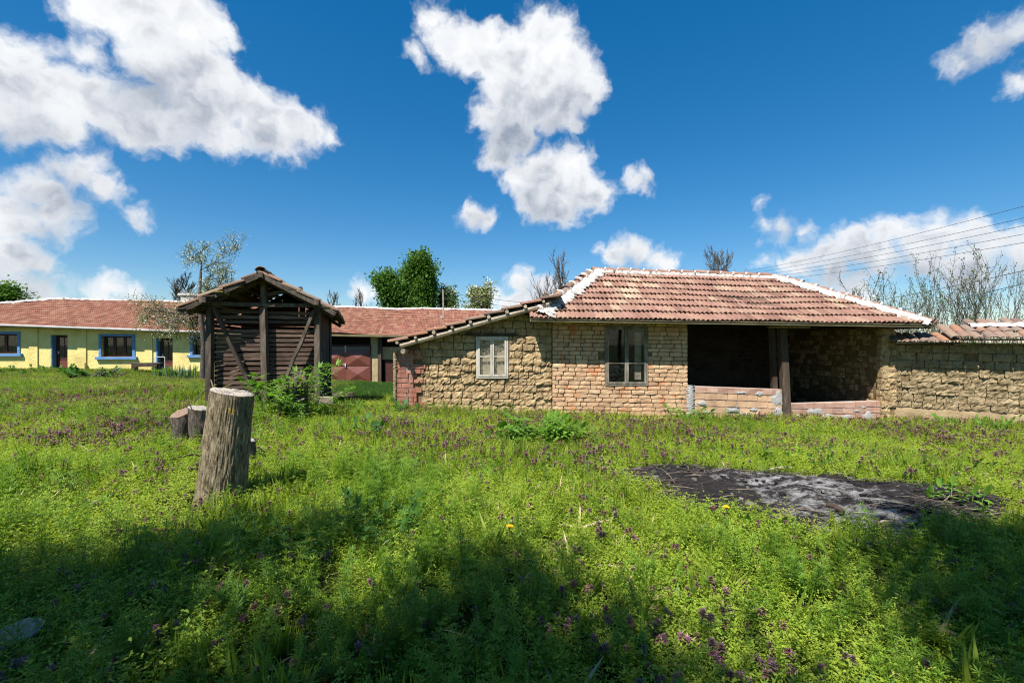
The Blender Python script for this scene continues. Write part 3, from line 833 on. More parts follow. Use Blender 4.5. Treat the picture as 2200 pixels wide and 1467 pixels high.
# lean-to roof on the left
leanR = B()
VY = DW-.36
lz = lambda x: lean(x)+.16
leanR.v = [Vector((-2.9, VY, lz(-2.9)-.02)), Vector((1.25, VY, lz(1.25)-.02)), Vector((1.25, 16, lz(1.25)-.02)), Vector((-2.9, 16, lz(-2.9)-.02))]
leanR.face([0,1,2,3]); lroof = leanR.build('lean_to_roof', M['wood_dark'], barn)
step = .475; upx = Vector((1,0,.2814)).normalized()
for r in range(9):
    x0 = -2.98+r*step*upx.x
    if x0 > 1.0: break
    for c in range(4):
        o = Vector((x0+random.uniform(-.02,.02), VY-.02+(c+1)*.224, lz(x0)+.035+random.uniform(-.006,.006)))
        o.z += 0.0
        m = frame(o, (0,-1,0), upx) @ Matrix.Rotation(R(-4), 4, 'X') @ Matrix.Diagonal((1, 1.18, 1.25, 1))
        obj('clay_tile', random.choice(TILES_OLD if random.random() < .6 else TILES), lroof, m)
lb = B(); P, L = slopeP((-2.98,16.0,lz(-2.98)), (-2.98,VY+.9,lz(-2.98)), (1.2,16.0,lz(1.2)), (1.2,VY+.9,lz(1.2)))
tiled_sheet(lb, P, 0, L, 9, .224); lb.build('lean_to_tiling', M['tile_joined'], lroof, tint=True)['kind'] = 'stuff'
rb = B(); rb.tube([(-2.72, VY+.07, lean(-2.72)+.01), (-1.6, VY+.08, lean(-1.6)), (-.4, VY+.08, lean(-.4)+.015), (.9, VY+.09, lean(.9)+.01)], [.058,.066,.07,.06], 8); rb.build('rafter', M['wood_pale'], barn)
for i in range(9):
    x = -2.76+i*.44
    r0 = random.uniform(.035,.05)
    rb = B(); rb.tube([(x, VY-.03, lean(x)+.10), (x+random.uniform(-.03,.03), DW+.5, lean(x)+.10)], [r0, r0+.01], 7); rb.build('purlin', M['wood_pale'], barn)
rb = B(); rb.tube([(-2.62, VY-.02, 1.36), (-2.60, DW+.2, 1.38)], .058, 8); rb.build('purlin', M['wood_pale'], barn)
# windows
def casement(parent, x0, x1, z0, z1, y, fm, gm, name='window', split=.5, bar=.52, fw=.046, recess=.0):
    f = B(); e = fw
    f.box(x0, x0+e, y, y+.09, z0, z1); f.box(x1-e, x1, y, y+.09, z0, z1); f.box(x0+e, x1-e, y, y+.09, z1-e, z1); f.box(x0+e, x1-e, y, y+.09, z0, z0+e)
    fr = f.build(name, fm, parent)
    xm = x0+(x1-x0)*split
    for (a, c) in ((x0+e+.004, xm-.004), (xm+.004, x1-e-.004)):
        s = B(); w = .042; a0, c0 = z0+e+.004, z1-e-.004; zb = a0+(c0-a0)*bar
        yy = y-.012
        s.box(a, a+w, yy, yy+.045, a0, c0); s.box(c-w, c, yy, yy+.045, a0, c0); s.box(a+w, c-w, yy, yy+.045, c0-w, c0); s.box(a+w, c-w, yy, yy+.045, a0, a0+w); s.box(a+w, c-w, yy+.006, yy+.04, zb-.012, zb+.012)
        sh = s.build('sash', fm, fr)
        for (p, q) in ((a0+w, zb-.012), (zb+.012, c0-w)):
            g = B(); g.v = [Vector((a+w, yy+.028, p)), Vector((c-w, yy+.028, p)), Vector((c-w, yy+.028, q)), Vector((a+w, yy+.028, q))]; g.face([0,1,2,3])
            g.build('pane', gm, fr)
    return fr
w1 = casement(barn, W1[0], W1[1], W1[2]+TT*-.5, W1[3]+TT*-.5, DW-.03, M['frame_white'], M['glass_dusty'])
w1['label'] = 'small white flaking two-sash window'
cb = B(); cb.box(W1[0]+.05, W1[1]-.05, DW+.075, DW+.09, W1[2]+.05, W1[3]-.05); cb.build('inner_board', surf('tan_board', [(0,(.44,.33,.22)),(1,(.58,.46,.32))], 4, 5, .9), w1)
w2 = casement(barn, W2[0], W2[1], W2[2]+TT*2.84, W2[3]+TT*2.84, DW-.02, M['frame_grey'], M['glass'], bar=.37, fw=.045)
w2['label'] = 'tall bare wood window with dark dusty panes'
cu = B(); cu.box(W2[1]-.30, W2[1]-.14, DW+.10, DW+.13, W2[2]+.1, W2[3]-.2); cu.build('inner_shutter', M['wood_pale'], w2)
lint = B(); lint.beam((W1[0]-.25, DW-.0, W1[3]+.06), (W1[1]+.2, DW-.0, W1[3]+.05), .12, .07, (0,0,1), 4, .006); lint.build('lintel', M['wood_dark'], barn)
# blocked-up dark hole in the porch, far back
# ------------------------------------------------------------------ yard wall on the right
YU = Vector((math.cos(R(25)), -math.sin(R(25)), 0)); YN = Vector((-math.sin(R(25)), -math.cos(R(25)), 0)); YO = Vector((9.46, 11.33, 0)); YL = 7.0
ywall = thing('yard_wall', YO+YU*2, 'crumbling grey-tan adobe yard wall capped with old clay tiles', 'wall')
ytop = lambda u: 1.62-.012*u if u > 1.0 else 1.55
b = B(); wall_slab(b, YO-YN*.05, YU, YN, .04, YL, -.9, lambda u: ytop(u), .3); ycore = b.build('wall_core', M['mortar'], ywall)
lay(ycore, 'adobe_block', ADOBE_G, YO, YU, YN, .05, YL, -.02, lambda u: ytop(u)-.01, .168, [.29,.34,.25,.20], [(.18,.33,.62,.75)], .18, R(-.8), .007, (-.03,.028), 0.02, .13, wob=.05)
b = B()
n = 70
for k in range(n+1):
    u = .06+k*(YL-.1)/n; zt_ = .0-.012*u + .02*mnoise.noise((u*3, 0, 1))
    for z, w in ((-.9,.05),(zt_-.25,.055+.012*mnoise.noise((u*4,1,0))),(zt_-.04,.04+.014*mnoise.noise((u*5,2,0))),(zt_,.0)):
        b.v.append(YO+YU*u+YN*(w-.03)+Vector((0,0,z-.02)))
for k in range(n):
    for q in range(3):
        i = k*4+q; b.face([i, i+4, i+5, i+1])
b.build('plaster_base', M['plaster_base'], ywall, True)
# cap: board, then barrel tiles laid down both sides
cap = B()
for (u0, u1, z, wd) in ((-.05, 1.15, 1.60, .46), (1.0, YL, 1.66, .50)):
    cap.hexa([YO+YU*u0+YN*wd*.8+Vector((0,0,z-.03)), YO+YU*u1+YN*wd*.8+Vector((0,0,z-.05)), YO+YU*u1-YN*.75+Vector((0,0,z-.05)), YO+YU*u0-YN*.75+Vector((0,0,z-.03)),
              YO+YU*u0+YN*wd*.8+Vector((0,0,z)), YO+YU*u1+YN*wd*.8+Vector((0,0,z-.02)), YO+YU*u1-YN*.75+Vector((0,0,z-.02)), YO+YU*u0-YN*.75+Vector((0,0,z))])
cap.build('cap_boards', M['wood_dark'], ywall)
upW = (-YN*.9+Vector((0,0,.30))).normalized()
for i in range(7):
    o = YO+YU*(-.02+i*.185)+YN*.46+Vector((0,0,1.585+random.uniform(-.008,.008)))
    m = frame(o, YU, upW) @ Matrix.Rotation(random.uniform(-.05,.05), 4, 'Z') @ Matrix.Diagonal((1.02,1.45,.9,1)); obj('barrel_tile', random.choice(BARREL), ywall, m)
for r in range(3):
    for i in range(28):
        u = 1.05+i*.205+random.uniform(-.02,.02)
        if u > YL: break
        if r == 2 and i < 3: continue
        o = YO+YU*u+YN*(.50-.36*r)+Vector((0,0,1.665-.004*u+r*.145+random.uniform(-.012,.016)))
        m = frame(o, YU, upW) @ Matrix.Rotation(R(3), 4, 'X') @ Matrix.Rotation(random.uniform(-.10,.10), 4, 'Z') @ Matrix.Diagonal((1.08,1.05,1.05,1)); obj('barrel_tile', random.choice(BARREL), ywall, m)
lump_strip(YO+YU*1.5-YN*.22+Vector((0,0,1.98)), YO+YU*YL-YN*.22+Vector((0,0,1.96)), YN, (0,0,1), .16, .2, 90, 6, .05, 12, .05).build('mortar', M['white_mortar'], ywall, True)

# ------------------------------------------------------------------ house and outbuilding far behind
HA = Vector((-29.24, 26.0, 0)); HU = Vector((10.68, 1.5, 0)).normalized(); HN = Vector((HU.y, -HU.x, 0))
def hu(px, off=0.0):
    """distance along the facade plane, moved 'off' back, for a pixel column"""
    k = (px-1100)/F; A = HA-HN*off
    return (k*A.y-A.x)/(HU.x-k*HU.y)
def hpt(px, py, off=0.0):
    u = hu(px, off); p = HA-HN*off+HU*u; return u, EYE-(py-733)/F*p.y
eu = [hu(p) for p in (-200,0,440,700,860,1150)]; ev = [2.70,2.56,2.18,2.08,1.98,1.86]
ru = [hu(p,4.2) for p in (130,365,735,1090)]; rv = [hpt(p,y,4.2)[1] for p, y in ((130,642),(365,646),(735,660),(1090,667))]
hez = lambda u: float(np.interp(u, eu, ev)); hrz = lambda u: float(np.interp(u, ru, rv))
OV = .55
def hroofP(u, t, wav=0.0):
    p0 = HA+HU*u+HN*OV; p1 = HA+HU*u-HN*4.2
    p = p0.lerp(p1, t); p.z = hez(u)+(hrz(u)-hez(u))*t + wav*mnoise.noise((u*.35, t*2.0, 4))
    up = (p1-p0); up.z = hrz(u)-hez(u); nn = HU.cross(up).normalized()
    return p, nn
U_SPLIT = hu(452); U_HIP = hu(130, 4.2)
house = thing('yellow_house', HA+HU*5, 'long yellow farmhouse with blue window surrounds and red tile roof', 'house')
M['yellow'] = surf('yellow_stucco', [(0,(.58,.46,.17)),(.45,(.74,.61,.23)),(1,(.80,.68,.29))], 1.1, 9, .92, 0, .9, 9, .03, spec=.15)
M['blue'] = surf('blue_paint', [(0,(.08,.20,.42)),(1,(.14,.28,.52))], 4, 5, .7, 0, .2, 40, .004)
M['brown'] = surf('brown_paint', [(0,(.055,.022,.018)),(1,(.09,.035,.028))], 6, 5, .6, 0, .2, 30, .004)
M['house_glass'] = glass_mat('house_glass', .04)
M['zinc'] = surf('zinc_gutter', [(0,(.30,.29,.28)),(1,(.50,.49,.47))], 3, 5, .5, 0, .1, 20, .004, spec=.5)
M['steel'] = surf('galvanised_rail', [(0,(.5,.5,.5)),(1,(.62,.62,.62))], 8, 3, .45, 0, 0, spec=.5)
U0 = -9.0
def rect(px0, px1, py0, py1):
    a, z1 = hpt(px0, py0); c, z0 = hpt(px1, py1); z1 = (z1+hpt(px1, py0)[1])/2; z0 = (hpt(px0, py1)[1]+z0)/2
    return (a, c, z0, z1)
wins = [rect(-62,38,717,759), rect(218,285,722,766), rect(414,452,724,762)]
doors = [rect(111,145,719,793), rect(337,371,726,800)]
doors = [(a, c, -1.0, d) for (a, c, _, d) in doors]
b = B(); wall_slab(b, HA, HU, HN, U0, U_SPLIT, -1.2, lambda u: hez(u)+.10, .4, wins+doors)
E0 = HA+HU*U0; E1 = HA+HU*U_SPLIT
for A_, B_ in ((HA+HU*U0-HN*.41, HA+HU*U0-HN*8), (HA+HU*U0-HN*8, HA+HU*U_SPLIT-HN*8), (HA+HU*(U_SPLIT-.2)-HN*.41, HA+HU*(U_SPLIT-.2)-HN*8)):
    b.beam(A_+Vector((0,0,.6)), B_+Vector((0,0,.6)), .2, 3.3)
b.build('wall', M['yellow'], house)
def hbox(name, u0, u1, z0, z1, front, back, mat, parent):
    q = B(); P_ = lambda u, w, z: HA+HU*u+HN*w+Vector((0,0,z))
    q.hexa([P_(u0,front,z0),P_(u1,front,z0),P_(u1,back,z0),P_(u0,back,z0),P_(u0,front,z1),P_(u1,front,z1),P_(u1,back,z1),P_(u0,back,z1)]); return q.build(name, mat, parent)
for (p0, p1) in ((64,82),(168,186),(312,328)):
    a, c = hu(p0), hu(p1); hbox('pilaster', a, c, -1, hez(a)-.02, .06, -.02, M['yellow'], house)
def house_window(r, bars=False, mull=2):
    a, c, z0, z1 = r; e = .10
    fr = hbox('window', a-.13, a+.0, z0-.0, z1+.13, .045, -.22, M['blue'], house)
    hbox('surround', c, c+.13, z0, z1+.13, .045, -.22, M['blue'], fr); hbox('surround', a+.001, c-.001, z1, z1+.13, .044, -.22, M['blue'], fr)
    hbox('sill', a-.26, c+.26, z0-.15, z0-.001, .15, -.22, M['blue'], fr)
    n_ = mull+1; w = (c-a)/n_
    for k in range(n_):
        s = a+k*w
        q = [hbox('sash', s, s+.07, z0, z1, -.20, -.26, M['brown'], fr), hbox('sash', s+w-.07, s+w-.002, z0, z1, -.20, -.26, M['brown'], fr), hbox('sash', s+.07, s+w-.07, z1-.08, z1, -.20, -.26, M['brown'], fr), hbox('sash', s+.07, s+w-.07, z0, z0+.09, -.20, -.26, M['brown'], fr)]
        hbox('pane', s+.07, s+w-.07, z0+.09, z1-.08, -.24, -.245, M['house_glass'], fr)
    if bars:
        for k in range(5): hbox('bar', a+.1+k*(c-a-.2)/4, a+.12+k*(c-a-.2)/4, z0, z1, -.05, -.07, M['wood_h'], fr)
        for k in range(2): hbox('bar', a, c, z0+(k+1)*(z1-z0)/3, z0+(k+1)*(z1-z0)/3+.02, -.071, -.085, M['wood_h'], fr)
house_window(wins[0]); house_window(wins[1]); house_window(wins[2], True, 1)
for i, (a, c, z0, z1) in enumerate(doors):
    g = gz(*(HA+HU*a).xy)
    d = hbox('door', a+.02, c-.02, g-.1, z1, -.25, -.31, M['brown'], house)
    hbox('jamb', a-.03, a+.04, g-.1, z1, .03, -.33, M['blue'], d)
    w = c-a
    hbox('pane', a+w*.30, a+w*.55, z1-1.35, z1-.16, -.235, -.249, M['house_glass'], d); hbox('pane', a+w*.62, a+w*.93, z1-1.2, z1-.16, -.235, -.249, M['house_glass'], d)
    hbox('panel', a+w*.30, a+w*.93, g+.05, z1-1.5, -.228, -.249, surf('door_panel', [(0,(.12,.04,.03)),(1,(.17,.06,.045))], 6, 4, .6, 0, .2), d)
    hbox('handle', a+w*.20, a+w*.25, z1-1.1, z1-.95, -.19, -.249, M['steel'], d)
a = hu(285); c = hu(452); hbox('plinth', a, c, -.9, hpt(400,797)[1], .05, -.02, M['blue'], house)
hbox('vent_box', hu(390), hu(407), -.5, hpt(400,794)[1], .10, .051, M['blue'], house)
hbox('pipe', hu(183), hu(186.5), -.5, hpt(185,778)[1], .18, .08, M['yellow'], house)
# house interior stays dark
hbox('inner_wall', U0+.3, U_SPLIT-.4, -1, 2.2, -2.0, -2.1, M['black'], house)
rb = B(); tiled_sheet(rb, lambda s, t: hroofP(s, t, .05), U0-1, U_SPLIT+.1, 14, .215, lambda t: (U0-1+(U_HIP-U0+1)*t, 99))
hr = rb.build('roof', M['tile_joined'], house, tint=True); hr['kind'] = 'stuff'
b = B(); p = [hroofP(U0-1,0)[0], hroofP(U_SPLIT,0)[0], hroofP(U_SPLIT,1)[0], hroofP(U_HIP,1)[0], HA+HU*(U0-1)-HN*8.9+Vector((0,0,2.6)), HA+HU*U_SPLIT-HN*8.9+Vector((0,0,2.2))]
b.v = [q-Vector((0,0,.03)) for q in p]
for f in ((0,1,2,3),(4,0,3),(5,4,3,2)): b.face(list(f))
b.build('roof_deck', M['wood_dark'], house)
def crest(name, P0, P1, parent, seed, n=90, w=.2, th=.10, amp=.06):
    d = (P1-P0).normalized(); lump_strip(P0, P1, HN, (0,0,1), w, w, n, 5, amp, seed, th).build(name, M['white_mortar'], parent, True)
h1 = hroofP(U_HIP,1)[0]; h0 = hroofP(U0-1,0)[0]
crest('mortar', h1, hroofP(U_SPLIT,1)[0], house, 21); crest('mortar', h0, h1, house, 22)
for k in range(26):
    q = h1.lerp(hroofP(U_SPLIT,1)[0], k/26)+Vector((0,0,.06)); m = frame(q, HN*-1, HU) @ Matrix.Rotation(R(-3),4,'X'); obj('ridge_tile', random.choice(RIDGE), house, m)
b = B(); b.tube([hroofP(U0-1,0)[0]+HN*.06-Vector((0,0,.03)), hroofP(0,0)[0]+HN*.06-Vector((0,0,.03)), hroofP(U_SPLIT,0)[0]+HN*.06-Vector((0,0,.03))], .065, 8); b.build('gutter', M['zinc'], house)
for k in range(12):
    u = U0+k*1.9
    if u < U_SPLIT: hbox('rafter_end', u, u+.1, hez(u)-.10, hez(u)-.02, OV-.05, -.1, M['wood_dark'], house)

# outbuilding with the brown metal gate
out = thing('outbuilding', HA+HU*(U_SPLIT+6), 'long tiled outbuilding with brown metal gate behind the crib', 'outbuilding')
U_END = hu(1180)
gate_r = rect(668,794,738,821); door_r = rect(822,866,772,824)
lz_ = lambda u: hez(u)+.1
gz0 = hpt(750,822)[1]
b = B(); wall_slab(b, HA-HN*.15, HU, HN, hu(795.5), hu(812), -1.4, lz_, .35)
b.build('pier', surf('ochre_plaster', [(0,(.36,.27,.14)),(1,(.52,.41,.24))], 2.5, 7, .95, 0, 1.0, 12, .03), out)
b = B(); wall_slab(b, HA-HN*.2, HU, HN, U_SPLIT, hu(668), -1.4, lz_, .35); wall_slab(b, HA-HN*.2, HU, HN, hu(812)+.25, hu(868), hpt(840,772)[1], lambda u: hpt(840,745)[1], .3); wall_slab(b, HA-HN*.2, HU, HN, hu(868), U_END, -1.4, lz_, .35)
wall_slab(b, HA-HN*7.5, HU, HN, U_SPLIT, U_END, -1.4, lz_, .3)
b.build('wall', M['adobe'], out)
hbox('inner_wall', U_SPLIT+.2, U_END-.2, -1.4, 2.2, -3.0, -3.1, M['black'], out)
b = B(); b.beam(HA+HU*(hu(812)+.10)-HN*.1+Vector((0,0,-1.3)), HA+HU*(hu(812)+.10)-HN*.1+Vector((0,0,hez(hu(820)))), .22, .2, (0,1,0), 5, .006); b.build('post', M['wood_dark'], out)
# gate: two leaves of raised triangular panels
gate = B(); M['gate'] = surf('brown_gate_paint', [(0,(.15,.045,.032)),(1,(.19,.062,.045))], 3, 5, .42, 0, .15, 20, .004, spec=.5)
ga, gc, gz_, gtop = gate_r[0], gate_r[1], gz0+.02, hpt(741,752)[1]
gm = hu(741.5)
def gpt(u, w, z): return HA+HU*u+HN*(-.12+w)+Vector((0,0,z))
gp = hbox('gate', gm-.01, gm+.01, gz_, gtop, -.11, -.13, M['gate'], out)
for (x0, x1) in ((gm-(gc-gm), gm-.012), (gm+.012, gc)):
    nz = 2; hh = (gtop-gz_)/nz
    for r_ in range(nz):
        q = B(); z0, z1 = gz_+r_*hh+.01, gz_+(r_+1)*hh-.01; xm, zm = (x0+x1)/2, (z0+z1)/2
        q.v = [gpt(x0,0,z0), gpt(x1,0,z0), gpt(x1,0,z1), gpt(x0,0,z1), gpt(xm,.13,zm)]
        for f in ((0,1,4),(1,2,4),(2,3,4),(3,0,4)): q.face(list(f))
        q.build('gate_panel', M['gate'], gp)
hbox('gate_header', gm-(gc-gm), gc, gtop+.005, gtop+.24, -.10, -.14, surf('faded_brown_steel', [(0,(.13,.08,.07)),(1,(.19,.13,.115))], 3, 4, .5, 0, .1), gp)
hbox('gate_frame', gc+.003, gc+.07, gz_-.02, gtop+.36, -.08, -.16, M['brown'], gp); hbox('gate_frame', gm-(gc-gm)-.07, gc, gtop+.28, gtop+.35, -.08, -.16, M['brown'], gp)
hbox('gate_handle', gm-.03, gm+.03, gz_+.98, gz_+1.22, -.03, -.11, M['steel'], gp); hbox('gate_handle', gm-.16, gm-.031, gz_+1.12, gz_+1.16, -.035, -.06, M['steel'], gp)
hbox('gate_bolt', gm-.04, gm+.04, gtop-.12, gtop+.3, -.06, -.099, M['zinc'], gp)
hbox('plank_door', hu(825), hu(868), gz0-.02, hpt(845,773)[1], -.3, -.38, M['brown'], out)
b = B(); n_ = 40
for k in range(n_+1):
    u = U_SPLIT+1+k*(U_END-U_SPLIT-1)/n_; q0 = HA+HU*u
    b.v += [q0+HN*1.0+Vector((0,0,gz0-.09-.3)), q0+HN*(1.0+.12*mnoise.noise((u,3,3)))+Vector((0,0,gz0-.05)), q0-HN*.7+Vector((0,0,gz0-.02))]
for k in range(n_):
    for q in range(2): i = k*3+q; b.face([i, i+3, i+4, i+1])
pv = b.build('concrete_path', surf('pale_concrete', [(0,(.38,.33,.26)),(1,(.52,.46,.38))], 2, 6, .9, 0, .4, 20, .01)); tag(pv, 'pale concrete strip along the outbuilding', kind='structure')
rb = B(); tiled_sheet(rb, lambda s, t: hroofP(s, t, .13), U_SPLIT+.1, U_END, 15, .20)
orf = rb.build('roof', M['tile_joined'], out, tint=True); orf['kind'] = 'stuff'
b = B(); p = [hroofP(U_SPLIT,0)[0], hroofP(U_END,0)[0], hroofP(U_END,1)[0], hroofP(U_SPLIT,1)[0], HA+HU*U_SPLIT-HN*8.9+Vector((0,0,2.2)), HA+HU*U_END-HN*8.9+Vector((0,0,2.0))]
b.v = [q-Vector((0,0,.10)) for q in p]
for f in ((0,1,2,3),(5,4,3,2)): b.face(list(f))
b.build('roof_deck', M['wood_dark'], out)
for k in range(12):
    p0 = hroofP(U_SPLIT+.1+(U_END-U_SPLIT)*k/12,1,.13)[0]; p1 = hroofP(U_SPLIT+.1+(U_END-U_SPLIT)*(k+1)/12,1,.13)[0]
    lump_strip(p0, p1, HN, (0,0,1), .17, .17, 12, 4, .06, 30+k, .09).build('mortar', M['white_mortar'], out, True)
b = B(); b.beam(hroofP(U_SPLIT,0)[0]-Vector((0,0,.08)), hroofP(U_END,0)[0]-Vector((0,0,.08)), .05, .13, (0,0,1), 10, .006); b.build('fascia', M['fascia'], out)

# ------------------------------------------------------------------ slatted corn crib
CT = R(17.5); CX = Vector((math.cos(CT), math.sin(CT), 0)); CY = Vector((-math.sin(CT), math.cos(CT), 0)); CO = Vector((-6.78, 10.2, 0)); CWD, CDP = 2.25, 3.0
def cp(x, y, z): return CO+CX*x+CY*y+Vector((0,0,z))
crib = thing('corn_crib', cp(1.1,1.5,.05), 'open slatted timber corn crib with sagging clay tile gable roof', 'crib')
def cbeam(name, a, c, w, h, mat=None, up=(0,0,1), nseg=4, jit=.006, parent=None):
    q = B(); q.beam(cp(*a), cp(*c), w, h, up, nseg, jit); return q.build(name, mat or M['wood'], parent or crib)
for (x, y) in ((0,0),(0,CDP),(CWD,CDP)): cbeam('post', (x,y,-.05), (x+.01,y,2.42), .12, .12, up=(0,1,0))
cbeam('post', (CWD,0,.12), (CWD-.01,0,2.42), .13, .13, up=(0,1,0))
cbeam('post', (1.13,.0,-.05), (1.08,0,2.38), .13, .12, up=(0,1,0), nseg=6)
cbeam('king_post', (1.10,.04,2.50), (1.08,.04,3.06), .13, .12, up=(0,1,0))
cbeam('tie_beam', (-.25,-.02,2.45), (CWD+.2,-.02,2.44), .10, .085, nseg=6, jit=.01)
cbeam('sill_beam', (-.1,.05,.13), (CWD+.1,.05,.13), .14, .14)
cbeam('brace', (.10,-.09,2.38), (1.02,-.09,.12), .075, .06, up=(0,1,0)); cbeam('brace', (CWD-.08,-.09,2.32), (1.32,-.09,.12), .07, .06, up=(0,1,0), nseg=6, jit=.012)
cbeam('strut', (1.12,.05,2.68), (CWD-.35,.05,2.86), .08, .08)
for x in (0, CWD): cbeam('side_plate', (x,-.45,2.50), (x,CDP+.35,2.50 if x == 0 else 2.36), .12, .12)
# slats: front ones behind the posts, sides and back; gaps between
APZ_G = 3.02
z = .22; k = 0
while z < 2.3:
    if not (k in (16,)):
        q = cbeam('slat', (.10,.12,z+random.uniform(-.012,.012)), (1.10,.12,z+random.uniform(-.012,.012)), .03, .074+random.uniform(-.008,.008), M['wood_h'], nseg=3, jit=.004)
        q = cbeam('slat', (1.14,.12,z+random.uniform(-.012,.012)), (CWD-.08,.12,z+random.uniform(-.012,.012)), .03, .074+random.uniform(-.008,.008), M['wood_h'], nseg=3, jit=.004)
    cbeam('slat', (.06,CDP-.06,z+random.uniform(-.015,.015)+.03), (CWD-.06,CDP-.06,z+random.uniform(-.015,.015)+.03), .03, .099, M['wood_h'], nseg=2, jit=.004)
    cbeam('slat', (.03,.2,z+random.uniform(-.015,.015)), (.03,CDP-.1,z+random.uniform(-.015,.015)), .03, .080, M['wood_h'], nseg=2, jit=.004)
    z += .108; k += 1
for i in range(16):
    y = .14+i*.178
    cbeam('side_slat', (CWD-.0,y,.08+random.uniform(-.03,.03)), (CWD-.0,y+random.uniform(-.02,.02),2.38), .03, .10, M['wood'], up=(0,1,0), nseg=2, jit=.004)
for i in range(13):
    x = -.15+i*.21
    hgt = APZ_G-(abs(x-1.09)/1.62)*.86
    if hgt > 2.32: cbeam('gable_board', (x,CDP-.02-.03*(i%2),2.2), (x,CDP-.02-.03*(i%2),hgt-(.04 if i < 8 else .13)), .225 if i != 8 else .17, .025, M['wood_dark'], up=(0,1,0), nseg=1, jit=.003)
# old boards and stalks stored inside
for i in range(26):
    x = random.uniform(.3,1.6); y = random.uniform(.3,1.6); z = .35+i*.055
    cbeam('stored_stick', (x,y,z), (x+random.uniform(.2,.7),y+random.uniform(-.3,.3),z+random.uniform(-.15,.2)), .035, .03, M['wood_pale' if i % 3 else 'wood'], nseg=2, jit=.006)
cbeam('floor', (.0,CDP/2,.10), (CWD,CDP/2,.10), CDP-.2, .06, M['wood_dark'])
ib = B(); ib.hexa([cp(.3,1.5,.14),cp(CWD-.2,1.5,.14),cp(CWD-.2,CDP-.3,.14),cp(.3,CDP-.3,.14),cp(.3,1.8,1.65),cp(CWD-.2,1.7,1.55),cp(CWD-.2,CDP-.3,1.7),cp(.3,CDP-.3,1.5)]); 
ib.build('stored_heap', surf('shade_dark_cobs', [(0,(.03,.022,.016)),(1,(.08,.058,.04))], 7, 8, .95, 0, 1.0, 14, .08), crib)  # near-black heap colour carries the shade behind the slats
# roof
APX, APZ, EZ, HS = 1.09, 3.17, 2.31, 1.62
SAG = lambda y: -.09*max(0, y)**1.0*.55
def crP(side, y, t):      # side -1 left, 1 right; t 0 eave 1 ridge
    sg = SAG(y)*(.5 if side < 0 else 1.0)
    return cp(APX+side*HS*(1-t), y, EZ+(APZ-EZ)*t + sg*(1-.55*t))
Y0, Y1 = -.34, CDP+.42
crof = None
for side in (-1, 1):
    q = B(); q.v = [crP(side,Y0,0)-Vector((0,0,.02)), crP(side,Y1,0)-Vector((0,0,.02)), crP(side,Y1,1)-Vector((0,0,.02)), crP(side,Y0,1)-Vector((0,0,.02))]
    q.face([0,1,2,3] if side > 0 else [3,2,1,0])
    # boards under the tiles
    r_ = B(); nb_ = 9
    for k in range(nb_):
        t = (k+.5)/nb_; a_, c_ = crP(side,Y0+random.uniform(-.05,.06),t)-Vector((0,0,.05)), crP(side,Y1,t)-Vector((0,0,.05))
        bb = B(); bb.beam(a_, c_, .17, .025, (-(side)*.0,0,1), 3, .004); bb.build('roof_batten', M['wood_moss' if k in (4,5) and side < 0 else 'wood_dark'], crib)
    rows_ = 4; tw_ = .224
    for r0 in range(rows_):
        t = r0/rows_
        n_ = int((Y1-Y0)/tw_)
        for c0 in range(n_):
            y = Y0+c0*tw_ + random.uniform(-.015,.015)
            ys = y if side < 0 else y
            o = crP(side, y if side > 0 else y+tw_, t); e = crP(side, y+tw_ if side > 0 else y, t)-o; up = crP(side, y if side > 0 else y+tw_, t+.25)-o
            o = o+Vector((0,0,.035+random.uniform(-.006,.014)))
            m = frame(o, e, up) @ Matrix.Rotation(R(-4)+random.uniform(-.03,.03), 4, 'X') @ Matrix.Rotation(random.uniform(-.05,.05), 4, 'Z') @ Matrix.Diagonal((1,1.22,1.2,1))
            obj('clay_tile', random.choice(TILES_OLD), crib, m)
    cbeam('verge_rafter', (APX+side*HS*.97, Y0+.05, EZ-.06), (APX+side*.04, Y0+.05, APZ-.10), .07, .10, M['wood'], nseg=5, jit=.008)
    cbeam('rafter', (APX+side*HS*.93, .02, EZ-.10), (APX+side*.04, .02, APZ-.15), .08, .09, M['wood_dark'], nseg=4)
    cbeam('rafter', (APX+side*HS*.93, CDP, EZ-.10+SAG(CDP)), (APX+side*.04, CDP, APZ-.15+SAG(CDP)*.5), .08, .09, M['wood_dark'], nseg=4)
cbeam('purlin', (.62,Y0+.10,2.86), (.62,2.6,2.84), .12, .10, M['wood_moss']); cbeam('purlin', (.35,Y0+.24,2.70), (.35,2.6,2.68), .11, .10, M['wood_moss'])
cbeam('ridge_beam', (APX,Y0-.02,APZ-.08), (APX,Y1,APZ-.08+SAG(Y1)*.5), .10, .11, M['wood'])
ridge_run(crib, cp(APX,Y0-.02,APZ+.02), cp(APX,Y1,APZ+.02+SAG(Y1)*.45), RIDGE_OLD, step=.36)
# foundation blocks at the near right corner
for i, (x, y, z, w, h) in enumerate(((CWD+.18,-.12,.20,.34,.16),(CWD+.55,.2,.30,.5,.09),(1.3,-.05,.06,.5,.12),(-.3,.0,.10,.35,.14))):
    cbeam('support_block', (x-w/2,y,z), (x+w/2,y,z), .22, h, M['wood' if i else 'wood_pale'], nseg=2, jit=.008)
cbeam('support_block', (CWD+.12,.0,-.05), (CWD+.12,.0,.12), .26, .24, M['wood_dark'], up=(0,1,0))
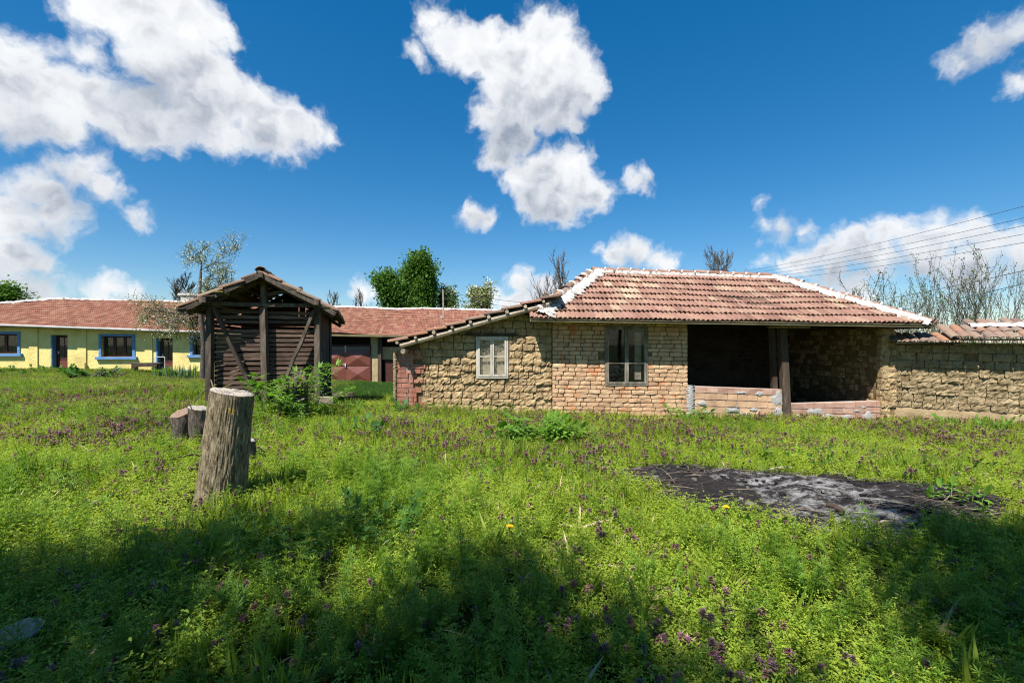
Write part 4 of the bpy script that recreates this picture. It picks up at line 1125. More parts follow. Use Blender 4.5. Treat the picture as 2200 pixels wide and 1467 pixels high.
# ------------------------------------------------------------------ stumps
def bark_mat(name, stops, lichen=True):
    m = new_mat(name); n = NB(m); p = n.pos((1,1,.28))
    f = n.noise(p, 34, 6, .7, .3)
    c = n.ramp(n.rng(f, .32, .68), stops)
    if lichen:
        l = n.noise(n.pos(), 7.0, 4, .6); c = n.mix(n.rng(l, .66, .70, 0, .75), c, (.36,.24,.03))
        l2 = n.noise(n.pos(), 14.0, 5, .6); c = n.mix(n.rng(l2, .55, .75, 0, .5), c, (.36,.33,.24))
    n.out(c, .95, n.bump(n.noise(p, 46, 7, .75, .4), 1.0, .03), .1); return m
M['bark'] = bark_mat('grey_bark', [(0,(.07,.052,.033)),(.45,(.22,.175,.11)),(1,(.46,.39,.26))])
M['bark_dark'] = bark_mat('dark_bark', [(0,(.04,.03,.025)),(.5,(.11,.09,.075)),(1,(.22,.19,.16))], False)
def cut_mat(name, a, c_):
    m = new_mat(name); n = NB(m); tcn = n.N('ShaderNodeTexCoord')
    wv = n.N('ShaderNodeTexWave'); wv.wave_type = 'RINGS'; wv.rings_direction = 'Z'; n.L(tcn.outputs['Object'], wv.inputs[0]); wv.inputs['Scale'].default_value = 9; wv.inputs['Distortion'].default_value = 3; wv.inputs['Detail'].default_value = 4
    c = n.mix(wv.outputs[1], a, c_); c = n.mix(n.rng(n.noise(n.pos(), 14, 7, .7), .42, .66, 0, .6), c, (.26,.22,.18))
    n.out(c, .9, n.bump(wv.outputs[1], .5, .008), .15); return m
M['cut'] = cut_mat('grey_sawn_wood', (.30,.27,.225), (.42,.38,.32)); M['cut_red'] = cut_mat('brown_sawn_wood', (.17,.105,.075), (.24,.16,.11))
def stump(name, label, base, top, r0, r1, cutn, bark, cut, group=None, nseg=44, nr=64, ridge=.07, seed=0, flare=.15, fr=8.0):
    base, top = Vector(base), Vector(top); ax = top-base; H = ax.length
    t = thing(name, base, label, 'tree stump', group)
    b = B(); cutn = Vector(cutn).normalized()
    a = ax.normalized(); ex = a.orthogonal().normalized() if abs(a.x) > .9 else (Vector((1,0,0))-a*a.x).normalized(); ey = a.cross(ex)
    for k in range(nseg+1):
        s = k/nseg
        for q in range(nr):
            an = 2*math.pi*q/nr; cx, cy = math.cos(an), math.sin(an)
            r = r0+(r1-r0)*s + flare*r0*max(0, 1-s*4)**2*(1+.6*math.sin(an*3+seed))
            rg = 1.6-2.6*abs(mnoise.noise((cx*fr*.55+seed, cy*fr*.55, s*H*4.0+.5*mnoise.noise((cx*6, cy*6, s*H*6))))) + .7*mnoise.noise((cx*fr*1.4, cy*fr*1.4+seed, s*H*7))
            r *= 1+ridge*(rg-1.0)+.07*mnoise.noise((cx*1.2+seed, cy*1.2, s*1.5))
            p = base+ax*s+(ex*cx+ey*cy)*r
            if s > .6:     # slant the upper end so that the rim lies in the cut plane
                d_ = (p-top).dot(cutn); off = (top-p).dot(cutn)/max(.3, a.dot(cutn))
                tgt = p+a*off if k == nseg else None
                if tgt is not None: p = tgt
                else: p = p+a*((ex*cx+ey*cy)*r).dot(-cutn)/max(.3,a.dot(cutn))*((s-.6)/.4)
            b.v.append(p)
    for k in range(nseg):
        for q in range(nr): b.face([k*nr+q, k*nr+(q+1)%nr, (k+1)*nr+(q+1)%nr, (k+1)*nr+q])
    tr = b.build('trunk', bark, t, True)
    rim = [b.v[nseg*nr+q] for q in range(nr)]
    V = [Vector((0,0,0))]; Fc = []
    o = Matrix.Translation(top)
    for rr_ in (.35,.7,.96,1.0):
        for q in range(nr): V.append((rim[q]-top)*rr_+cutn*(.012*mnoise.noise((q*.3, rr_*5, seed))+.006 if rr_ < .99 else 0))
    for q in range(nr): Fc.append((0, 1+q, 1+(q+1)%nr))
    for k in range(3):
        for q in range(nr): Fc.append((1+k*nr+q, 1+(k+1)*nr+q, 1+(k+1)*nr+(q+1)%nr, 1+k*nr+(q+1)%nr))
    obj('cut_face', mesh('cut_face', V, Fc, cut, True), t, o)
    return t
sb = ground_hit(467, 1078)
stop_ = pt(500, 842, sb.y-.02)
stump('tree_stump', 'tall leaning sawn tree stump with ridged grey bark and yellow lichen', (sb.x, sb.y, sb.z-.15), stop_, .222, .190, (.22,.05,1), M['bark'], M['cut'], seed=1.3, ridge=.038, nseg=90, nr=240, fr=24.0)
g2 = ground_hit(398, 958)
stump('tree_stump', 'shorter brown-topped sawn stump left of the tall leaning stump', (g2.x-.06,g2.y,g2.z-.1), (pt(390,886,g2.y)), .12, .135, (-.10,-.40,1), M['bark_dark'], M['cut_red'], nseg=24, nr=40, seed=4)
g3 = ground_hit(425, 960)
stump('tree_stump', 'dark bark stump squeezed between the brown-topped and tall stumps', (g3.x,g3.y+.05,g3.z-.1), (pt(428,876,g3.y+.05)), .13, .14, (.22,.0,1), M['bark_dark'], M['cut'], nseg=24, nr=40, seed=7)
g4 = ground_hit(534, 1002)
stump('tree_stump', 'low stump half hidden behind right side of tall stump', (g4.x-.05,g4.y+.05,g4.z-.1), (pt(528,942,g4.y+.05)), .12, .11, (.3,.1,1), M['bark_dark'], M['cut'], nseg=20, nr=36, seed=9)
g5 = ground_hit(-8, 1440)
stump('tree_stump', 'low sawn stump in shaded grass at bottom left corner', (g5.x-.04,g5.y+.12,g5.z-.1), (g5.x-.04,g5.y+.14,g5.z+.10), .10, .09, (.1,-.15,1), M['bark_dark'], M['cut'], nseg=14, nr=44, seed=12, ridge=.05)

# broken rotten stump
g6 = ground_hit(628, 905)
def rotten():
    t = thing('rotten_stump', g6, 'splintered rotten stump overgrown by elder shoots beside the crib', 'tree stump')
    b = B()
    for i in range(15):
        a = i/15*6.283; r = .17+random.uniform(-.05,.04); h = random.uniform(.45,.85)+(.2 if math.cos(a) > .3 else 0)
        p0 = g6+Vector((math.cos(a)*r*1.25, math.sin(a)*r*1.1, -.1)); p1 = g6+Vector((math.cos(a+.15)*r+.05, math.sin(a+.15)*r*.8, h))
        m_ = p0.lerp(p1,.5)+Vector((random.uniform(-.06,.06), random.uniform(-.05,.05), 0))
        b.tube([p0, p0.lerp(m_,.5), m_, m_.lerp(p1,.6)+Vector((random.uniform(-.03,.03),0,0)), p1], [.095,.09,.075,.055,.012], 7)
    b.build('trunk', M['bark_dark'], t, True)
    s = B()
    s.tube([g6+Vector((.16,-.08,.35)), g6+Vector((.20,-.10,.62)), g6+Vector((.27,-.10,.98))], [.028,.022,.004], 5); s.build('splinter', surf('orange_split_wood', [(0,(.48,.25,.10)),(1,(.62,.38,.18))], 8, 5, .85, 0, .4, 40, .006, (1,1,.2)), t)
    for (a_, c_, r) in (((.05,-.2,.3),(.34,-.22,.48),.045),((-.1,-.16,.2),(.3,-.2,.12),.03),((.1,-.14,.42),(-.14,-.2,.52),.03)):
        q = B(); q.tube([g6+Vector(a_), (g6+Vector(a_)).lerp(g6+Vector(c_),.5)+Vector((0,0,.05)), g6+Vector(c_)], [r,r*.8,r*.4], 6); q.build('root', M['wood_pale'], t, True)
rotten()

# ------------------------------------------------------------------ leaves and plants
def leaf_shape(l, w, fold=.25, droop=.2, seg=2, shape='lance'):
    """leaf in its own frame: grows along +y, normal +z"""
    ys = np.linspace(0, 1, seg+2)
    V, Q = [], []
    for i, t in enumerate(ys):
        if shape == 'lance': ww = w*math.sin(math.pi*min(1, t**.75*.96+.02))*.5
        elif shape == 'blade': ww = w*.5*(1-t)**.6
        else: ww = w*.5*(math.sin(math.pi*min(1,t**.55*.95+.05)))
        z = -droop*l*t*t
        V += [(-ww, t*l, z+fold*ww), (0, t*l, z), (ww, t*l, z+fold*ww)]
    for i in range(len(ys)-1):
        a = i*3; Q += [(a, a+1, a+4, a+3), (a+1, a+2, a+5, a+4)]
    return np.array(V), Q
class Leaves:
    def __init__(s): s.V, s.Q, s.T, s.Mi, s.n = [], [], [], [], 0
    def add(s, LV, LQ, o, yd, up=(0,0,1), scale=1.0, tint=.5, mi=0):
        y = Vector(yd).normalized(); z = Vector(up); x = y.cross(z)
        if x.length < 1e-3: x = y.orthogonal()
        x.normalize(); z = x.cross(y)
        A = np.array([x, y, z])*scale
        s.V.append(LV@A+np.array(o)); s.Q += [tuple(i+s.n for i in q) for q in LQ]; s.T += [tint]*len(LQ); s.Mi += [mi]*len(LQ); s.n += len(LV)
    def tube(s, pts, r0, r1, n=4, tint=.5, mi=0):
        b = B(); k = len(pts); b.tube(pts, [r0+(r1-r0)*i/max(1,k-1) for i in range(k)], n, cap=False)
        s.V.append(np.array([tuple(v) for v in b.v])); s.Q += [tuple(i+s.n for i in f) for f in b.f]; s.T += [tint]*len(b.f); s.Mi += [mi]*len(b.f); s.n += len(b.v)
    def mesh(s, name, mats):
        me = mesh_np(name, np.concatenate(s.V), np.array(s.Q), mats, s.T)
        if any(s.Mi): me.polygons.foreach_set('material_index', np.array(s.Mi, dtype=np.int32))
        return me
M['leaf_bright'] = leaf_mat('bright_leaf', [(.10,.22,.025),(.15,.30,.035),(.20,.36,.05)], .4, src='tint')
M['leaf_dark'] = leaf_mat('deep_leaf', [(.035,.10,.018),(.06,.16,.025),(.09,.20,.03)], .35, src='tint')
M['stem'] = leaf_mat('green_stem', [(.10,.18,.03),(.16,.22,.05)], .1, src='tint')
def leafy_plant(name, label, base, h, stems, leafl, lean=.25, mat='leaf_bright', compound=True, cat='plant', group=None, lw=.34, every=.09, seed=0, stemr=.008, wide=1.0):
    rr = random.Random(seed); base = Vector(base); t = thing(name, base, label, cat, group)
    st, lv = B(), Leaves(); LV, LQ = leaf_shape(1.0, lw, .2, .25)
    for s in range(stems):
        a = rr.uniform(0, 6.283); hh = h*rr.uniform(.55, 1.0); ln = lean*rr.uniform(.3, 1.2)
        p = base+Vector((math.cos(a)*.05*wide*rr.random()*4, math.sin(a)*.05*wide*rr.random()*4, -.02)); pts = [p.copy()]
        d = Vector((math.cos(a)*ln, math.sin(a)*ln, 1)).normalized(); n = max(3, int(hh/every))
        for k in range(n):
            d = (d+Vector((math.cos(a)*.06, math.sin(a)*.06, rr.uniform(-.05,.03)))).normalized(); p = p+d*(hh/n); pts.append(p.copy())
            if k < n*.15: continue
            for sgn in (-1, 1):
                ang = k*1.6+(0 if sgn > 0 else math.pi)+rr.uniform(-.3,.3); ld = Vector((math.cos(ang), math.sin(ang), rr.uniform(.0,.6))).normalized(); L = leafl*rr.uniform(.7,1.1)*(1 if k < n-2 else .7)
                if compound:
                    for j in range(5):
                        f = .35+.65*(j//2)/2 if j < 4 else 1.0; o = p+ld*L*f*.9; side = ld.cross(Vector((0,0,1))).normalized()
                        dd = ld if j == 4 else (ld*.55+side*(1 if j % 2 else -1)+Vector((0,0,rr.uniform(-.3,.1)))).normalized()
                        lv.add(LV, LQ, o, dd, (rr.uniform(-.3,.3), rr.uniform(-.3,.3), 1), L*.62, rr.random())
                    lv.tube([p, p+ld*L*.9], .002, .0015, 3, .5)
                else: lv.add(LV, LQ, p, ld, (rr.uniform(-.3,.3), rr.uniform(-.3,.3), 1), L, rr.random())
        lv.add(LV, LQ, p, d+Vector((.2,0,0)), (0,1,0), leafl*.8, rr.random()); lv.add(LV, LQ, p, d-Vector((.2,.1,0)), (0,1,0), leafl*.8, rr.random())
        st.tube(pts, [stemr*(1-.6*i/len(pts)) for i in range(len(pts))], 5)
    st.build('stem', M['stem'], t)['kind'] = 'stuff'; obj('leaf', lv.mesh('leaf', M[mat]), t)['kind'] = 'stuff'
    return t
leafy_plant('elder_shoots', 'bright green elder shoots growing from the rotten stump', g6+Vector((.0,.38,0)), 1.3, 12, .22, .20, seed=2, wide=2.4)
e2 = g6+Vector((.45,.05,0))
leafy_plant('elder_shoots', 'arching elder shoot reaching past the crib corner towards the brown gate', e2, 1.15, 4, .24, .5, seed=5, wide=1.5)
e3 = g6+Vector((-.36,.05,0))
leafy_plant('elder_shoots', 'low clump of elder leaves at the foot of the rotten stump', e3, .55, 8, .2, .4, seed=8, wide=2.5)
for i, (px, py, h, n, l, lab, comp, mt, wd) in enumerate([
  (1158,958,.62,13,.23,'bushy green weed standing in the meadow before the adobe wall',True,'leaf_bright',3.0),
  (1108,968,.30,8,.17,'low broad-leaved weed left of the bushy meadow weed',False,'leaf_dark',3.0),
  (1474,912,.62,6,.18,'young elder sapling at the left foot of the hollow brick parapet',True,'leaf_bright',2.0),
  (2120,938,.40,40,.12,'dense nettle clump at the foot of the yard wall',False,'leaf_bright',8.0),
  (2192,946,.40,34,.12,'nettle patch at the right edge under the yard wall',False,'leaf_bright',6.0),
  (762,945,.38,6,.17,'small dark leafy weed in the meadow right of the rotten stump',False,'leaf_dark',2.0),
  (745,884,.40,6,.16,'small pale elder seedling at the edge of the shaded lawn',True,'leaf_bright',2.5),
  (868,898,.40,6,.18,'dock weed growing at the red brick pier',False,'leaf_dark',2.0),
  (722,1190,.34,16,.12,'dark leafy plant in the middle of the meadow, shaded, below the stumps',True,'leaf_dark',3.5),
  (1890,1020,.24,34,.075,'round-leaved weed clump behind the burnt patch',False,'leaf_dark',7.0),
  (1620,1000,.22,30,.07,'leafy ground ivy clump along the back edge of the burnt patch',False,'leaf_dark',7.0),
  (2050,1092,.24,8,.15,'broad dock leaves at the right end of the burnt patch',False,'leaf_bright',2.0),
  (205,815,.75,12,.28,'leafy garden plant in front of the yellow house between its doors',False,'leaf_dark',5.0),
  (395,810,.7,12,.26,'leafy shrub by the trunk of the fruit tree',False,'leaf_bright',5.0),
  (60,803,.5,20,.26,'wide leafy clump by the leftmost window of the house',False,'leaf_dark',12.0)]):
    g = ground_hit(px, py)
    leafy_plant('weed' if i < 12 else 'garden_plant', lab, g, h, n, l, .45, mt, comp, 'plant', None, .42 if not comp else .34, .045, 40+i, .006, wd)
# iris-like clump near the bench
def iris():
    g = ground_hit(368, 812); t = thing('iris_clump', g, 'grey-green sword-leaved iris clump beside the bench', 'plant'); lv = Leaves(); LV, LQ = leaf_shape(1, .085, .15, .3, 3, 'blade')
    for k in range(90):
        o = g+Vector((random.uniform(-1.0,1.0), random.uniform(-.4,.4), 0)); a = random.uniform(0,6.283); lv.add(LV, LQ, o, (math.cos(a)*.35, math.sin(a)*.35, 1), (math.cos(a),math.sin(a),.2), random.uniform(.4,.75), random.random())
    obj('leaf', lv.mesh('leaf', leaf_mat('iris_leaf', [(.08,.14,.07),(.14,.20,.11)], .3, src='tint')), t)
iris()
M['dandelion'] = surf('dandelion_yellow', [(0,(.75,.42,.01)),(1,(.85,.55,.02))], 30, 3, .8, 0, 0)
def dandelion(px, py, label, s=1.0):
    g = ground_hit(px, py, .1); h = .17
    t = thing('dandelion', g, label, 'flower', 'yellow dandelions in the meadow')
    q = B(); q.tube([g, g+Vector((.01,0,h))], .004, 5); q.build('stem', M['stem'], t)
    lv = Leaves(); LV, LQ = leaf_shape(1, .22, .1, -.2, 1)
    for r, (n, up, l) in enumerate(((16,.25,.030),(12,.6,.024),(8,1.2,.016))):
        for k in range(n):
            a = k/n*6.283+r; lv.add(LV, LQ, g+Vector((.01,0,h)), (math.cos(a), math.sin(a), up), (0,0,1), l*s, .5)
    obj('flower_head', lv.mesh('flower_head', M['dandelion']), t)
for px, py, lab in ((1558,1108,'yellow dandelion in front of the left part of the burnt patch'),(1092,1152,'yellow dandelion low in the middle of the meadow'),(1992,903,'yellow dandelion before the plaster base of the yard wall'),(2078,893,'left of two yellow dandelions by the nettle clump'),(2092,894,'right of two yellow dandelions by the nettle clump'),
   (228,860,'yellow dandelion in the left meadow, nearest the brown-topped stump'),(262,853,'right of a dandelion pair in the left meadow'),(252,853,'left of a dandelion pair in the left meadow'),(54,864,'dandelion near the left picture edge, brighter of two'),(42,867,'dandelion at the far left picture edge'),(80,857,'dandelion behind the pair at the left picture edge'),(228,809,'yellow flower below the window of the yellow house'),(1523,915,'yellow dandelion at the foot of the hollow brick parapet')):
    dandelion(px, py, lab, 1.25)

# ------------------------------------------------------------------ trees
def grow(rr, base, d, length, r, level, maxl, P, segs, tips):
    n = P['seg'][min(level, len(P['seg'])-1)]; pts = [Vector(base)]; rad = [r]; p = Vector(base); d = Vector(d).normalized()
    for k in range(n):
        w = P['wob']*(1+.4*level)
        d = (d+Vector((rr.uniform(-w,w), rr.uniform(-w,w), rr.uniform(-w,w)+P['up']*(.5 if level == 0 else 1)))).normalized()
        p = p+d*(length/n); pts.append(p.copy()); rad.append(r*(1-(k+1)/n*(1-P['taper'])))
        if level < maxl and (k+1)/n > (P['clear'] if level == 0 else .15):
            for c in range(P['kids'][min(level, len(P['kids'])-1)]):
                if rr.random() > P.get('prob', .85): continue
                a = rr.uniform(0, 6.283); s = d.orthogonal().normalized(); s = (Matrix.Rotation(a, 3, d) @ s)
                ang = P['ang']*rr.uniform(.6,1.25); nd = (d*math.cos(ang)+s*math.sin(ang)).normalized()
                f = P['ratio']*rr.uniform(.65,1.15)*(1-.45*(k+1)/n if level == 0 else 1)
                grow(rr, p, nd, length*f, rad[-1]*rr.uniform(.5,.7), level+1, maxl, P, segs, tips)
        if level >= maxl-1: tips.append((p.copy(), d.copy()))
    segs.append((pts, rad, level))
def tree(name, label, base, h, P, leaf=None, seed=0, group=None, bark='bark_dark', nleaf=8, lsize=.1, lspread=.25, cat='tree', stems=1, r0=None, lw=.6, blossom=None, minr=.006, ldrop=0.0, limbs=()):
    rr = random.Random(seed); base = Vector(base); t = thing(name, base, label, cat, group); segs, tips = [], []
    for s in range(stems):
        a = rr.uniform(0,6.283); sp = P.get('fan', .0)*rr.uniform(.3,1)
        b0 = base+Vector((math.cos(a), math.sin(a), 0))*(.25*sp if stems > 1 else 0)-Vector((0,0,.1))
        grow(rr, b0, Vector((math.cos(a)*sp, math.sin(a)*sp, 1)) if 'dir' not in P else P['dir'], h*rr.uniform(.75,1) if stems > 1 else h, r0 or h*.028, 0, P['levels'], P, segs, tips)
    for (o_, d_, l_, r_) in limbs: grow(rr, o_, d_, l_, r_, 1, P['levels'], dict(P, up=.0, prob=1.0, kids=(3,3,3)), segs, tips)
    b = B(); fine = B()
    for pts, rad, lv_ in segs:
        (b if lv_ < 2 else fine).tube(pts, [max(minr, x) for x in rad], 7 if lv_ == 0 else (5 if lv_ == 1 else 3), cap=False)
    b.build('trunk', M[bark], t, True)
    if fine.v: obj('twig', fine.mesh('twig', M[bark]), t)['kind'] = 'stuff'
    if leaf:
        L = Leaves(); LV, LQ = leaf_shape(1, lw, .25, .2, 1, 'lance')
        for (p, d) in tips:
            for k in range(nleaf):
                if rr.random() < ldrop: continue
                o = p+Vector((rr.gauss(0,1), rr.gauss(0,1), rr.gauss(0,1)))*lspread; dd = (d+Vector((rr.uniform(-1,1), rr.uniform(-1,1), rr.uniform(-.8,.8)))).normalized()
                mi = 1 if blossom and rr.random() < blossom else 0
                L.add(LV, LQ, o, dd, (rr.uniform(-1,1), rr.uniform(-1,1), 1), lsize*rr.uniform(.6,1.2), rr.random(), mi)
        if L.V: obj('crown', L.mesh('crown', leaf if isinstance(leaf, list) else [leaf]), t)
    return t
LT = leaf_mat('tree_leaf', [(.05,.12,.022),(.085,.19,.03),(.13,.25,.04)], .42, src='tint')
LY = leaf_mat('young_leaf', [(.10,.16,.05),(.16,.22,.07),(.20,.24,.10)], .4, src='tint')
LB = leaf_mat('blossom', [(.62,.58,.50),(.75,.72,.66)], .3, src='tint')
def tb(px, D): x = (px-1100)/F*D; return Vector((x, D, gz(x, D)))
def top_h(py, D, b_): return EYE+(733-py)/F*D-b_.z
PG = dict(seg=(9,5,4), wob=.09, up=.06, taper=.25, clear=.12, kids=(4,2,2), ang=.75, ratio=.34, levels=2, prob=.9)
q = tb(912, 42); PK = dict(PG, kids=(5,3,2), ang=.55, up=.12, ratio=.27, clear=.1, seg=(12,5,4)); tree('leafy_tree', 'tall dense green tree behind the outbuilding roof', q, top_h(584,42,q), dict(PK, ratio=.30), LT, 3, nleaf=10, lsize=.27, lspread=.34, r0=.22)
q = tb(856, 41); tree('leafy_tree', 'lower green tree leaning on the left of the tall dense tree', q, top_h(625,41,q), dict(PK, ratio=.36), LT, 4, nleaf=10, lsize=.26, lspread=.34, r0=.16)
q = tb(882, 43); tree('leafy_tree', 'green tree crown filling in left of the tall dense treetop', q, top_h(606,43,q), dict(PK, ratio=.33), LT, 44, nleaf=10, lsize=.26, lspread=.34, r0=.18)
q = tb(1022, 46); tree('blossom_tree', 'small white-flecked young tree above the outbuilding roof', q, top_h(640,46,q), PG, [LY, LB], 6, nleaf=10, lsize=.28, lspread=.3, r0=.12, blossom=.35)
q = tb(962, 44); tree('blossom_tree', 'pale young tree peeping out right of the tall dense tree', q, top_h(648,44,q), PG, [LT, LB], 7, nleaf=8, lsize=.26, lspread=.3, r0=.12, blossom=.3)
q = tb(10, 42); tree('leafy_tree', 'green tree behind the yellow house roof at the left edge', q, top_h(640,42,q), PG, LT, 8, nleaf=10, lsize=.3, lspread=.5, r0=.15)
q = tb(-10, 43); tree('leafy_tree', 'tree mostly outside the left edge behind the yellow house', q, top_h(648,43,q), PG, LT, 18, nleaf=10, lsize=.3, lspread=.5, r0=.15)
PB = dict(seg=(8,6,5,4), wob=.07, up=.10, taper=.3, clear=.25, kids=(3,2,1), ang=.55, ratio=.42, levels=3, prob=.85)
q = tb(1203, 34); tree('bare_tree', 'bare upright tree behind the left hip of the barn', q, top_h(602,34,q), dict(PB, up=.16, ang=.4), None, 12, bark='bark_dark', r0=.09, minr=.012)
q = tb(1165, 33); tree('bare_tree', 'smaller bare shrub left of the upright bare tree', q, top_h(615,33,q), PB, None, 13, r0=.06, minr=.010)
q = tb(1563, 46); tree('bare_tree', 'round reddish bare tree behind the barn ridge', q, top_h(572,46,q), dict(PB, kids=(3,3,2)), None, 14, r0=.14, minr=.014)
q = tb(378, 40); tree('bare_tree', 'grey bare tree behind the house left of the crib roof', q, top_h(626,40,q), dict(PB, kids=(3,3,2)), None, 15, r0=.10, minr=.013)
q = tb(728, 62); tree('bare_tree', 'distant bare tree just right of the crib roof', q, top_h(652,62,q), PB, None, 16, r0=.16, minr=.018)
q = tb(772, 62); tree('bare_tree', 'distant bare tree between the crib and the green trees', q, top_h(653,62,q), PB, None, 17, r0=.16, minr=.018)
# fruit tree in bloom beside the crib
q = ground_hit(436, 816)
PF = dict(seg=(6,6,5,4), wob=.14, up=.02, taper=.3, clear=.34, kids=(2,2,2), ang=.9, ratio=.50, levels=3, prob=.85)
tree('fruit_tree', 'crooked fruit tree in pale blossom between house and crib', q, top_h(575,q.y,q), PF, [LY, LB], 23, nleaf=2, lsize=.075, lspread=.08, r0=.15, blossom=.35, bark='bark_dark', minr=.008, limbs=[(q+Vector((0,0,3.0)), (-1,-.1,.15), 1.9, .06), (q+Vector((0,0,2.9)), (-.9,.3,.1), 2.1, .05)])
# brush behind the yard wall
PS = dict(seg=(9,6,4), wob=.05, up=.10, taper=.2, clear=.2, kids=(1,1,1), ang=.5, ratio=.34, levels=2, prob=.75, fan=.55)
for i, (px, D, top, lf, lab) in enumerate(((1905,15.5,612,.0,'leafy brush clump just behind the right hip of the barn'),(1965,16.5,590,.2,'tall twiggy brush behind the lower end of the yard wall'),(2040,15.5,570,.0,'tallest twiggy brush with green shoots behind the yard wall'),(2100,16.5,578,.5,'sparse twiggy brush right of the tallest brush'),(2160,15,574,.4,'twiggy brush at the right picture edge'),(2225,16,575,.4,'brush beyond the right picture edge'),(1935,19,610,.3,'thin brush between barn hip and tallest brush'))):
    q = tb(px, D); tree('brush', lab, q, top_h(top,D,q), PS, LY if i % 2 else leaf_mat('shoot_leaf', [(.06,.13,.03),(.11,.19,.05)], .35, src='tint'), 60+i, 'brush behind the yard wall', 'bark_dark', 1, .065, .04, 'shrub', 15, .018, .6, None, .0045, .25+lf)
q = tb(1838, 19); tree('bare_sapling', 'bare forked sapling tips above the right hip of the barn', q, top_h(592,19,q), dict(PS, kids=(1,1,0), fan=.15), None, 71, r0=.03, stems=2, minr=.010)
# trees behind the photographer, whose shade falls on the foreground
PT = dict(seg=(9,6,5), wob=.08, up=.05, taper=.3, clear=.50, kids=(4,3,2), ang=.8, ratio=.34, levels=2, prob=.9)
for i, (x, y, h, nl, lab) in enumerate(((-5.6,-1.9,7.0,7,'leafy tree behind the viewpoint shading the bottom left corner'),(-1.5,-2.2,6.8,8,'leafy tree behind the viewpoint shading the bottom middle'),(1.0,-1.8,7.0,7,'leafy tree behind the viewpoint shading the bottom right'),(3.0,-1.9,7.2,7,'leafy tree right of the viewpoint shading the right edge'),(-3.7,-2.4,6.8,9,'leafy tree behind the viewpoint left of the middle one'),(2.0,-1.9,6.8,8,'leafy tree behind the viewpoint filling in right of the middle one'),(5.8,-2.1,7.0,7,'leafy tree right of the viewpoint beyond the right edge'))):
    tree('shade_tree', lab, (x, y, gz(x,y)), h, PT, LT, 80+i, 'trees behind the photographer', 'bark_dark', nl, .13, .22, r0=.12)

# ------------------------------------------------------------------ small things
q = ground_hit(345, 800); bq = HA+HU*hu(342)+HN*1.3
bench = thing('bench', (bq.x, bq.y, gz(bq.x,bq.y)), 'grey wooden plank bench in front of the second house door', 'bench')
g = gz(bq.x, bq.y); u0_ = hu(342); zt = EYE-(779-733)/F*bq.y
for k in range(3): hbox('plank', u0_-.85, u0_+.85, zt-.05, zt, 1.0+k*.16, 1.0+k*.16+.14, M['wood'], bench)
hbox('apron', u0_-.6, u0_+.7, zt-.22, zt-.052, 1.42, 1.45, M['wood_dark'], bench)
for du in (-.55, .55):
    for f_ in (1.05, 1.36): hbox('leg', u0_+du-.07, u0_+du+.07, g-.1, zt-.052, f_, f_+.07, M['wood'], bench)
rail = thing('hand_rail', (bq.x+.6, bq.y+.5, g), 'bent white steel handrail by the second house door', 'railing')
A_ = HA+HU*hu(345)+HN*.55; C_ = HA+HU*hu(366)+HN*.55; zr_ = hpt(355, 766)[1]
rb = B(); rb.tube([A_+Vector((0,0,zr_+.03)), A_.lerp(C_,.5)+Vector((0,0,zr_+.01)), C_+Vector((0,0,zr_))], .022, 6); rb.build('rail', M['steel'], rail)
for P_, l in ((A_,'post'), (C_,'post')):
    rb = B(); rb.tube([P_+Vector((0,0,zr_)), P_+Vector((0,0,g-.1))], .02, 6); rb.build('post', M['steel'], rail)
# pole before the outbuilding roof
pq = tb(953, 25); pole = thing('wooden_pole', pq, 'thin weathered wooden pole standing before the outbuilding roof', 'pole')
rb = B(); rb.tube([pq-Vector((0,0,.2)), pq+Vector((.01,0,2.2)), pt(952,622,25)], [.055,.05,.04], 7); rb.build('shaft', M['wood_pale'], pole)
rb = B(); rb.box(pq.x-.16, pq.x-.05, pq.y-.12, pq.y-.06, pt(950,680,25).z-.06, pt(950,680,25).z+.03); rb.build('insulator', M['white_mortar'], pole)
M['wire'] = surf('black_wire', [(0,(.03,.03,.035)),(1,(.05,.05,.055))], 2, 2, .6, 0, 0)
def wire(label, a, c, sag, grp, r=.011):
    t = bpy.data.objects.new('overhead_wire', None); n = 24; pts = []
    for k in range(n+1):
        s = k/n; p = Vector(a).lerp(Vector(c), s); p.z -= sag*4*s*(1-s); pts.append(p)
    b = B(); b.tube(pts, r, 5); o = b.build('overhead_wire', M['wire']); tag(o, label, 'wire', grp)
ord_ = ('topmost','second','third','fourth','lowest')
for k, (y0, y1) in enumerate(((577,420),(582,448),(589,466),(594,486),(601,506))):
    wire(ord_[k]+' of the five wires rising over the right side of the barn roof', pt(1600, y0+6, 48), pt(2290, y1-1, 20), .25, 'five wires above the barn')
for k, (x0, y0, y1, lab) in enumerate(((1820,648,560,'upper of two thick cables crossing the brush behind the yard wall'),(1880,668,586,'lower of two thick cables crossing the brush behind the yard wall'))):
    wire(lab, pt(x0, y0+6, 34), pt(2290, y1, 17), .15, 'two cables above the yard wall', .014)
for k, (y0, y1, lab) in enumerate(((628,664,'upper thin wire running right from the wooden pole'),(640,676,'lower thin wire running right from the wooden pole'))):
    wire(lab, pt(953, y0, 25), pt(1300, y1, 28), .1, 'wires from the wooden pole', .010)
